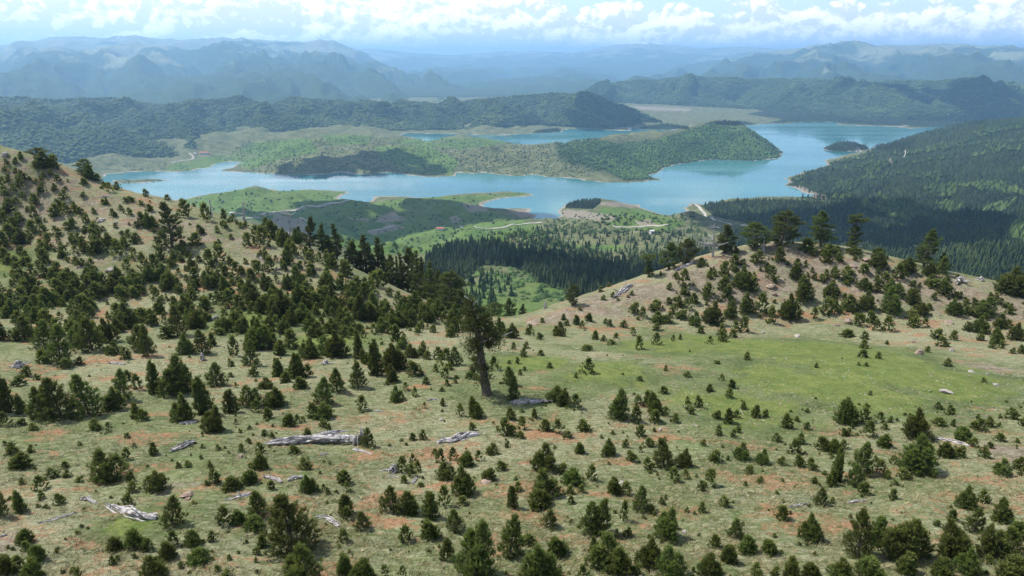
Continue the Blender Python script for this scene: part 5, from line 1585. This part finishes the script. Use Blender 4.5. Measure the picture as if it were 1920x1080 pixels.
ROCKS = [('large pinkish boulder on the foot of the right mound', 1592, 606, 26, 20, 'rock'), ('small pinkish boulder left of the large one', 1570, 610, 14, 9, 'rock'), ('tilted pinkish slab on the upper right meadow', 1722, 664, 22, 22, 'rock'), ('grey boulder above the tilted pinkish slab', 1713, 642, 14, 10, 'rock'),
         ('flat pale rock on the upper right meadow edge', 1785, 658, 18, 10, 'palerock'), ('dark cleft rock among pines on the mound', 1444, 538, 26, 12, 'rock'), ('brown rock below the dark cleft rock', 1452, 552, 16, 10, 'rock'), ('round grey stone on the bright meadow', 1430, 624, 10, 8, 'palerock'),
         ('low flat stone on the bright meadow', 1496, 631, 18, 6, 'palerock'), ('grey flat rock on the right meadow', 1823, 698, 24, 10, 'palerock'), ('rounded grey stone right of the flat rock', 1852, 702, 10, 7, 'palerock'), ('pale broken rock shelf on the right meadow', 1775, 735, 34, 9, 'palerock'),
         ('small white stone among middle saplings', 1237, 808, 12, 12, 'palerock'), ('small white stone on open grass by twisted log', 828, 788, 12, 9, 'palerock'), ('whitish stone by lower middle pine', 1284, 998, 14, 8, 'palerock'), ('pinkish flat stones left of the long log', 450, 857, 18, 8, 'rock'),
         ('brown low outcrop in the lower left grass', 350, 928, 46, 10, 'rock'), ('pointed brown rock beside the lower left outcrop', 352, 936, 16, 9, 'rock'), ('tan low rock by rounded middle pines', 912, 905, 34, 10, 'rock'), ('pale ledge above the middle sapling', 1165, 905, 22, 6, 'palerock'),
         ('grey rock heap on the left shelf', 208, 508, 30, 12, 'palerock'), ('pale rock beside the grey heap', 228, 516, 14, 9, 'palerock'), ('grey slab on the left ridge face', 190, 414, 30, 10, 'palerock'), ('small grey rock on the left ridge face', 217, 418, 10, 7, 'palerock'),
         ('tan ledge on top of the right mound', 1625, 488, 30, 12, 'rock'), ('tan rock pair on the mound top', 1600, 500, 18, 9, 'rock'), ('pale crest stone near the ragged mound pine', 1672, 480, 16, 8, 'palerock'), ('rough tan rocks right of the mound pines', 1780, 606, 26, 9, 'rock'),
         ('pale stone by right meadow pines', 1867, 722, 20, 8, 'palerock'), ('tan stone at the right meadow edge', 1860, 575, 18, 9, 'rock'), ('sunlit pale rock on the left skyline', 8, 292, 22, 14, 'palerock'), ('low reddish rock bank by the saddle', 1000, 608, 34, 9, 'rock')]
RVAR = [rock_arrays(400 + k) for k in range(6)]
RM = {mn: [mesh_np('rock', V, F, M[mn]) for V, F in RVAR] for mn in ('rock', 'palerock')}
for k, (lab, u, v, w, h, mn) in enumerate(ROCKS):
    b = ground_px(u, v)
    if not np.isfinite(b[0]):
        continue
    m = float(proj(b)[2]) / FPX
    o = obj('rock', RM[mn][k % 6], loc=b + np.array([0, 0, h * m * 0.02]), label=lab, cat='rock', group='rocks on the hillside')
    o.scale = (w * m * 0.42, w * m * 0.38, h * m * 0.52)
    o.rotation_euler = (RNG.normal(0, 0.15), RNG.normal(0, 0.15), RNG.uniform(0, 6.28))


def scatter_px(n, u0, u1, v0, v1, seed, G=None):
    r = np.random.default_rng(seed)
    U = r.uniform(u0, u1, n); Vv = r.uniform(v0, v1, n)
    P = (G or NEAR).hit(U, Vv)
    ok = np.isfinite(P[:, 0])
    return P[ok], r


def stones():
    s = Soup()
    tiny = [rock_arrays(500 + k, 1) for k in range(5)]
    P1, r = scatter_px(2600, 1050, 1960, 465, 640, 61)
    P2, _ = scatter_px(1500, -40, 640, 270, 560, 62)
    P3, _ = scatter_px(900, 1150, 1960, 600, 800, 63)
    P4, _ = scatter_px(1500, -40, 1960, 620, 1080, 64)
    P5, _ = scatter_px(2600, 1100, 1960, 600, 800, 65)
    s2 = Soup()
    for P, lo, hi, cut, dst in ((P1, 0.06, 0.42, -0.1, s), (P2, 0.06, 0.36, -0.05, s), (P3, 0.06, 0.24, 0.0, s), (P4, 0.03, 0.12, 0.08, s), (P5, 0.05, 0.15, -0.02, s2)):
        cl = fbm(P[:, 0] / 7, P[:, 1] / 7, 3, 71)
        P = P[cl > cut]
        P = P[np.hypot(P[:, 0], P[:, 1]) < 240]
        for p in P:
            V, F = tiny[r.integers(5)]
            q = lo + (hi - lo) * r.random() ** 2.6
            a = r.uniform(0, 6.28); c, sn = math.cos(a), math.sin(a)
            X = V * np.array([q, q * r.uniform(0.6, 1), q * r.uniform(0.35, 0.65)])
            X = np.stack([X[:, 0] * c - X[:, 1] * sn, X[:, 0] * sn + X[:, 1] * c, X[:, 2] + q * 0.1], -1) + p
            dst.add(X, F)
    s2.build('meadow_stones', M['palerock'], kind='stuff', label='small pale stones strewn over the bright green meadow', cat='stones')
    s.build('loose_stones', M['rock'], kind='stuff', label='loose pale stones strewn over the slopes', cat='stones')


stones()


# ------------------------------------------------------------------ grass tussocks
def grass():
    P, r = scatter_px(46000, -220, 2140, 600, 1100, 81)
    d = np.hypot(P[:, 0], P[:, 1])
    lush = blob_field(P[:, 0], P[:, 1], LUSH); bare = blob_field(P[:, 0], P[:, 1], BARE)
    keep = r.random(len(P)) > np.clip(lush * 0.9 + bare * 0.75 + sstep(d, 70, 150) * 0.6, 0, 0.95)
    clump = fbm(P[:, 0] / 9, P[:, 1] / 5, 4, 91)
    keep &= (clump + r.normal(0, 0.3, len(P))) > -0.15
    P = P[keep]; clump = clump[keep]
    n = len(P); k = 9
    size = r.uniform(0.10, 0.30, n)
    a = r.uniform(0, 6.28, (n, k)); lean = r.uniform(0.5, 1.5, (n, k))
    wind = np.array([0.55, -0.1])
    dx = np.cos(a) * lean + wind[0]; dy = np.sin(a) * lean + wind[1]
    base = np.repeat(P[:, None], k, 1) + np.stack([np.cos(a) * 0.4, np.sin(a) * 0.4, 0 * a], -1) * size[:, None, None]
    tip = base + np.stack([dx, dy, r.uniform(0.5, 1.0, (n, k))], -1) * size[:, None, None]
    side = np.stack([-np.sin(a), np.cos(a), 0 * a], -1) * (size * 0.075)[:, None, None]
    V = np.stack([base - side, base + side, tip], 2).reshape(-1, 3)
    tone = np.clip(0.52 + 0.22 * clump[:, None] + r.normal(0, 0.17, (n, 1)) + r.normal(0, 0.08, (n, k)), 0, 1)
    s = Soup(); s.add(V, np.arange(len(V)).reshape(-1, 3), np.repeat(tone.reshape(-1), 3))
    s.build('grass', M['grass'], kind='stuff', label='dry straw-coloured grass tussocks on the hillside', cat='grass')


grass()


# ------------------------------------------------------------------ far woods
def cone_tree(n, seed, tiers=2):
    """cheap conifer: stacked ragged cones, unit height"""
    r = np.random.default_rng(seed)
    V, F, A = [], [], []
    for t in range(tiers):
        z0 = 0.08 + 0.40 * t; z1 = 0.62 + 0.38 * t if t < tiers - 1 else 1.0
        rad = 0.21 * (1 - 0.42 * t)
        o = len(V)
        for j in range(n):
            a = j * 2 * pi / n + t * 0.5
            q = rad * r.uniform(0.65, 1.25)
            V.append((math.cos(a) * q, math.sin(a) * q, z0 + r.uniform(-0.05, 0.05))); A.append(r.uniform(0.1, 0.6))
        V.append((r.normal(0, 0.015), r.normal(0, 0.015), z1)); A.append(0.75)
        for j in range(n):
            F.append((o + j, o + (j + 1) % n, o + n))
    return np.array(V), np.array(F), np.array(A)


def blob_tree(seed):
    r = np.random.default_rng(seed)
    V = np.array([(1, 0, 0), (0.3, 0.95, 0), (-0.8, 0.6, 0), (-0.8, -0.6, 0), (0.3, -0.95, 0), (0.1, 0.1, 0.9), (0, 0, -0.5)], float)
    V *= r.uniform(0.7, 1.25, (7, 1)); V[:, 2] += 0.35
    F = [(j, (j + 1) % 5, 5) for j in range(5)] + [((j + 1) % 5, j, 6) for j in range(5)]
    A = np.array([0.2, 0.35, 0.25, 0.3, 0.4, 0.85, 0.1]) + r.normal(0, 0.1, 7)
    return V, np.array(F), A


def plant_many(name, P, hs, ws, protos, mat, seed, label, cat, tone_noise=0.16, patch=160.0):
    r = np.random.default_rng(seed)
    Vs, Fs, As = [], [], []
    n0 = 0
    which = r.integers(0, len(protos), len(P))
    for k, (V, F, A) in enumerate(protos):
        i = np.where(which == k)[0]
        if not len(i):
            continue
        a = r.uniform(0, 6.28, len(i)); c = np.cos(a)[:, None]; s = np.sin(a)[:, None]
        X = V[None] * np.stack([ws[i], ws[i], hs[i]], -1)[:, None]
        Y = np.stack([X[..., 0] * c - X[..., 1] * s, X[..., 0] * s + X[..., 1] * c, X[..., 2]], -1) + P[i][:, None]
        Vs.append(Y.reshape(-1, 3))
        Fs.append((F[None] + (np.arange(len(i)) * len(V))[:, None, None] + n0).reshape(-1, 3))
        n0 += len(i) * len(V)
        tn = r.normal(0, tone_noise, len(i)) + 0.42 * fbm(P[i][:, 0] / patch, P[i][:, 1] / patch, 3, seed)
        As.append(np.clip(A[None] + tn[:, None], 0, 1).reshape(-1))
    me = mesh_np(name, np.concatenate(Vs), np.concatenate(Fs), mat, False, {'tone': np.concatenate(As)})
    return obj(name, me, kind='stuff', label=label, cat=cat)


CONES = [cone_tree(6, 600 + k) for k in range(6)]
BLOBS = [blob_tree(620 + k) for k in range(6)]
ROADS = [[(857, 423), (893, 428), (940, 428), (960, 422), (990, 419), (1020, 417)], [(1147, 423), (1157, 427), (1193, 425), (1233, 424), (1283, 430)], [(1303, 383), (1310, 388), (1317, 397), (1330, 408), (1353, 417), (1380, 421), (1407, 424)],
         [(318, 305), (340, 301.5), (357, 300), (364, 296.5), (360, 291), (354, 287)], [(560, 408), (570, 411), (578, 417)], [(457, 410), (475, 409), (490, 409)], [(688, 436), (705, 432), (725, 428), (741, 422)], [(1694, 296), (1698, 288), (1697, 281)],
         [(470, 404), (543, 393), (610, 383), (660, 377)], [(1190, 413), (1200, 421)], [(372, 292), (385, 293), (395, 291)]]
ROAD_W = [4.5, 4.5, 7, 6, 4, 4, 4, 3, 9, 3, 3.5]


def px_dist(u, v, lines):
    d = np.full(np.shape(u), 1e9)
    for ln in lines:
        for (a, b) in zip(ln[:-1], ln[1:]):
            dx, dy = b[0] - a[0], b[1] - a[1]
            t = np.clip(((u - a[0]) * dx + (v - a[1]) * dy) / (dx * dx + dy * dy), 0, 1)
            d = np.minimum(d, np.hypot(u - a[0] - t * dx, v - a[1] - t * dy))
    return d


def wood_points(poly, n, seed, jit=None):
    r = np.random.default_rng(seed)
    p = np.array(poly, float)
    U = r.uniform(p[:, 0].min(), min(p[:, 0].max(), 2050), n); Vv = r.uniform(p[:, 1].min(), p[:, 1].max(), n)
    k = in_poly(U, Vv, p) & (px_dist(U, Vv, ROADS) > 3.5)
    k &= (poly_dist(U, Vv, p) + r.uniform(-3, 1.5, n)) > -0.5
    P = VAL.hit(U[k], Vv[k])
    P = P[np.isfinite(P[:, 0])]
    P = P[P[:, 2] > 0.8]
    return P


def far_woods():
    r = np.random.default_rng(1)
    # dark conifers of the spur below the saddle and of the right-hand slope
    A = wood_points(WOODS[0], 6000, 31)
    B = wood_points(WOODS[1], 32000, 32)
    C = wood_points(WOODS[2], 700, 33)
    E = np.concatenate([wood_points(WOODS[4], 900, 35), wood_points(WOODS[5], 1200, 36), wood_points(WOODS[6], 900, 37), wood_points(WOODS[7], 2200, 38), wood_points(WOODS[8], 700, 39), wood_points(WOODS[9], 900, 40), wood_points(WOODS[10], 4200, 56)])
    thin = wood_points([(960, 432), (1060, 420), (1130, 436), (1320, 432), (1340, 480), (1180, 500), (1060, 492), (1000, 470)], 750, 41)
    near = wood_points([(780, 500), (880, 500), (960, 520), (960, 560), (860, 610), (780, 600)], 260, 42)
    bush = wood_points([(870, 500), (1000, 500), (1090, 545), (1080, 570), (900, 560)], 220, 43)
    h = lambda n, a, b: r.uniform(a, b, n)
    for nm, P, a, b, w, lab in (('conifer_wood', A, 8, 15, 1.0, 'dark conifer wood on the spur below the saddle'), ('conifer_wood', B, 6.5, 12.5, 1.2, 'dense conifer forest covering the slope right of the lake'),
                                ('conifer_wood', np.concatenate([C, E]), 6, 12, 1.2, 'small conifer woods on the lake islands and points'), ('conifer_wood', np.concatenate([thin, near]), 5, 12, 1.05, 'thin scattered conifers on the green slopes above the lake')):
        hh = h(len(P), a, b)
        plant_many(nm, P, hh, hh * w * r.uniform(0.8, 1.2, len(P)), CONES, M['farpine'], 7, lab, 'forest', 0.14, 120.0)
    hh = h(len(bush), 1.2, 3.0)
    plant_many('scrub', bush, hh, hh * 1.4, BLOBS, M['broad'], 9, 'low scrub on the small green meadow beyond the saddle', 'scrub')
    lite = wood_points([(1480, 345), (1560, 305), (1700, 270), (1850, 230), (1960, 230), (1960, 460), (1700, 420), (1560, 372)], 9000, 55)
    lite = lite[fbm(lite[:, 0] / 190, lite[:, 1] / 190, 3, 15) > 0.22]
    hh = h(len(lite), 7, 13)
    plant_many('broadleaf_wood', lite, hh, hh * 0.55, BLOBS, M['broad'], 17, 'lighter broadleaf patches within the conifer slope right of the lake', 'forest')
    # broadleaf and scrub on the peninsula and the banks
    D = wood_points(WOODS[3], 16000, 34)
    du = proj(D)[0]
    D = D[r.random(len(D)) < 0.25 + 0.75 * sstep(du + 60 * fbm(D[:, 0] / 150, D[:, 1] / 150, 3, 4), 1030, 1230)]
    hh = h(len(D), 3, 7)
    plant_many('peninsula_wood', D, hh, hh * 0.9, BLOBS, M['broad'], 11, 'mixed green wood covering the peninsula hill', 'forest')
    S = np.concatenate([wood_points([(400, 300), (470, 262), (760, 255), (900, 262), (1050, 270), (1140, 325), (1060, 335), (860, 330), (500, 326)], 3400, 44), wood_points(MEADOWS[0], 900, 45), wood_points([(930, 440), (1040, 430), (1100, 480), (1000, 470)], 350, 46), wood_points([(1010, 400), (1300, 400), (1310, 440), (1000, 440)], 500, 47),
                        wood_points([(200, 346), (325, 338), (290, 333), (205, 336)], 120, 48), wood_points([(240, 322), (360, 318), (340, 305), (230, 310)], 90, 49)])
    hh = r.uniform(1.6, 4.5, len(S))
    plant_many('scrub', S, hh, hh * 0.9, BLOBS, M['broad'], 13, 'olive scrub dotted over the lake banks and meadows', 'scrub')
    # the wooded hills behind the lake
    for H, n, sd2, lab in ((HILL_L, 23000, 51, 'broadleaf forest covering the hills left of the lake'), (HILL_R, 16000, 52, 'broadleaf forest covering the hills right of the lake')):
        na, ns = H.shape[:2]
        rr = np.random.default_rng(sd2)
        fa = rr.uniform(0, na - 1.01, n); fs = rr.uniform(0.5, ns * 0.86, n)
        i = fa.astype(int); j = fs.astype(int); a = (fa - i)[:, None]; b = (fs - j)[:, None]
        P = (H[i, j] * (1 - a) + H[i + 1, j] * a) * (1 - b) + (H[i, j + 1] * (1 - a) + H[i + 1, j + 1] * a) * b
        u, v, _ = proj(P)
        P = P[(u > -120) & (u < 2040) & (P[:, 2] > 1)]
        hh = rr.uniform(4.5, 8.5, len(P))
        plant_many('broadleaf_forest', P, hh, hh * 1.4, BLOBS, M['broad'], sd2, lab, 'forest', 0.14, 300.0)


far_woods()


# ------------------------------------------------------------------ roads and the few buildings
def roads():
    for ln, w in zip(ROADS, ROAD_W):
        pts = []
        for (a, b) in zip(ln[:-1], ln[1:]):
            k = 8
            for q in range(k):
                pts.append((a[0] + (b[0] - a[0]) * q / k, a[1] + (b[1] - a[1]) * q / k))
        pts.append(ln[-1])
        P = VAL.hit([p[0] for p in pts], [p[1] for p in pts])
        P = P[np.isfinite(P[:, 0])]
        if len(P) < 3:
            continue
        P[:, :2] = np.stack([np.convolve(np.pad(P[:, c], 3, 'edge'), np.ones(7) / 7, 'valid') for c in (0, 1)], -1)
        T = unit(np.gradient(P[:, :2], axis=0)); Nn = np.stack([-T[:, 1], T[:, 0]], -1)
        cols = []
        for s in (-0.5, -0.25, 0, 0.25, 0.5):
            q = P[:, :2] + Nn * w * s
            cols.append(np.concatenate([q, (np.maximum(VAL.height(q[:, 0], q[:, 1]), 0.5) + 0.7)[:, None]], 1))
        V = np.stack(cols, 1)
        V[:, :, 2] = np.maximum(V[:, :, 2], V[:, 2:3, 2] - 0.6)
        n = len(P)
        i = (np.arange(n - 1) * 5)[:, None] + np.arange(4)[None]
        F = np.stack([i, i + 1, i + 6, i + 5], -1).reshape(-1, 4)
        obj('road', mesh_np('road', V.reshape(-1, 3), F, M['road'], True), kind='structure')


roads()


def box(s, x0, x1, y0, y1, z0, z1):
    V = [(x0, y0, z0), (x1, y0, z0), (x1, y1, z0), (x0, y1, z0), (x0, y0, z1), (x1, y0, z1), (x1, y1, z1), (x0, y1, z1)]
    Q = [(0, 3, 2, 1), (4, 5, 6, 7), (0, 1, 5, 4), (1, 2, 6, 5), (2, 3, 7, 6), (3, 0, 4, 7)]
    s.add(V, [t for q in Q for t in ((q[0], q[1], q[2]), (q[0], q[2], q[3]))])


def house(label, u, v, L, W, H, rot=0.0, roof='roof'):
    b = VAL.hit(u, v)[0]
    if not np.isfinite(b[0]):
        return
    e = bpy.data.objects.new('house', None); COL.objects.link(e); e.location = b; e.rotation_euler.z = rot
    tag(e, label, 'house', 'small houses round the lake')
    s = Soup(); box(s, -L / 2, L / 2, -W / 2, W / 2, -3, H); s.build('wall', M['plaster'], e)
    s = Soup(); o = 0.6; r = W * 0.28
    V = [(-L / 2 - o, -W / 2 - o, H + 0.01), (L / 2 + o, -W / 2 - o, H + 0.01), (L / 2 + o, W / 2 + o, H + 0.01), (-L / 2 - o, W / 2 + o, H + 0.01), (-L / 2 - o, 0, H + r), (L / 2 + o, 0, H + r)]
    s.add(V, [(0, 1, 5), (0, 5, 4), (2, 3, 4), (2, 4, 5), (1, 2, 5), (3, 0, 4), (0, 2, 1), (0, 3, 2)])
    s.build('roof', M[roof], e)
    n = max(2, int(L / 4.5))
    for k in range(n):
        x = -L / 2 + (k + 0.5) * L / n
        s = Soup(); box(s, x - 0.7, x + 0.7, -W / 2 - 0.06, -W / 2 + 0.1, H * 0.35, H * 0.75)
        s.build('window' if k != n // 2 else 'door', M['glass'], e)


house('long low red-roofed lodge on the far left bank', 382, 288, 34, 11, 5, 0.05)
house('small red-roofed house right of the long lodge', 391, 289, 14, 9, 4, 0.3)
house('small white hut left of the long lodge', 366, 289, 9, 6, 3.5, 0.1, 'plaster')
house('red-roofed barn alone on the green lakeside meadow', 825, 430, 15, 6, 3, -0.1)
house('white two-storey house among conifers by the cove', 1222, 437, 8, 7, 4.5, 0.4, 'plaster')
house('small pale hut near the sandy track', 436, 401, 12, 6, 3, 0.2, 'plaster')
house('white lakeside house below the dark wooded point', 1180, 242.5, 22, 10, 6, 0.1, 'plaster')
house('tiny pale house on the far north bank', 811, 243, 18, 10, 6, 0.1, 'plaster')
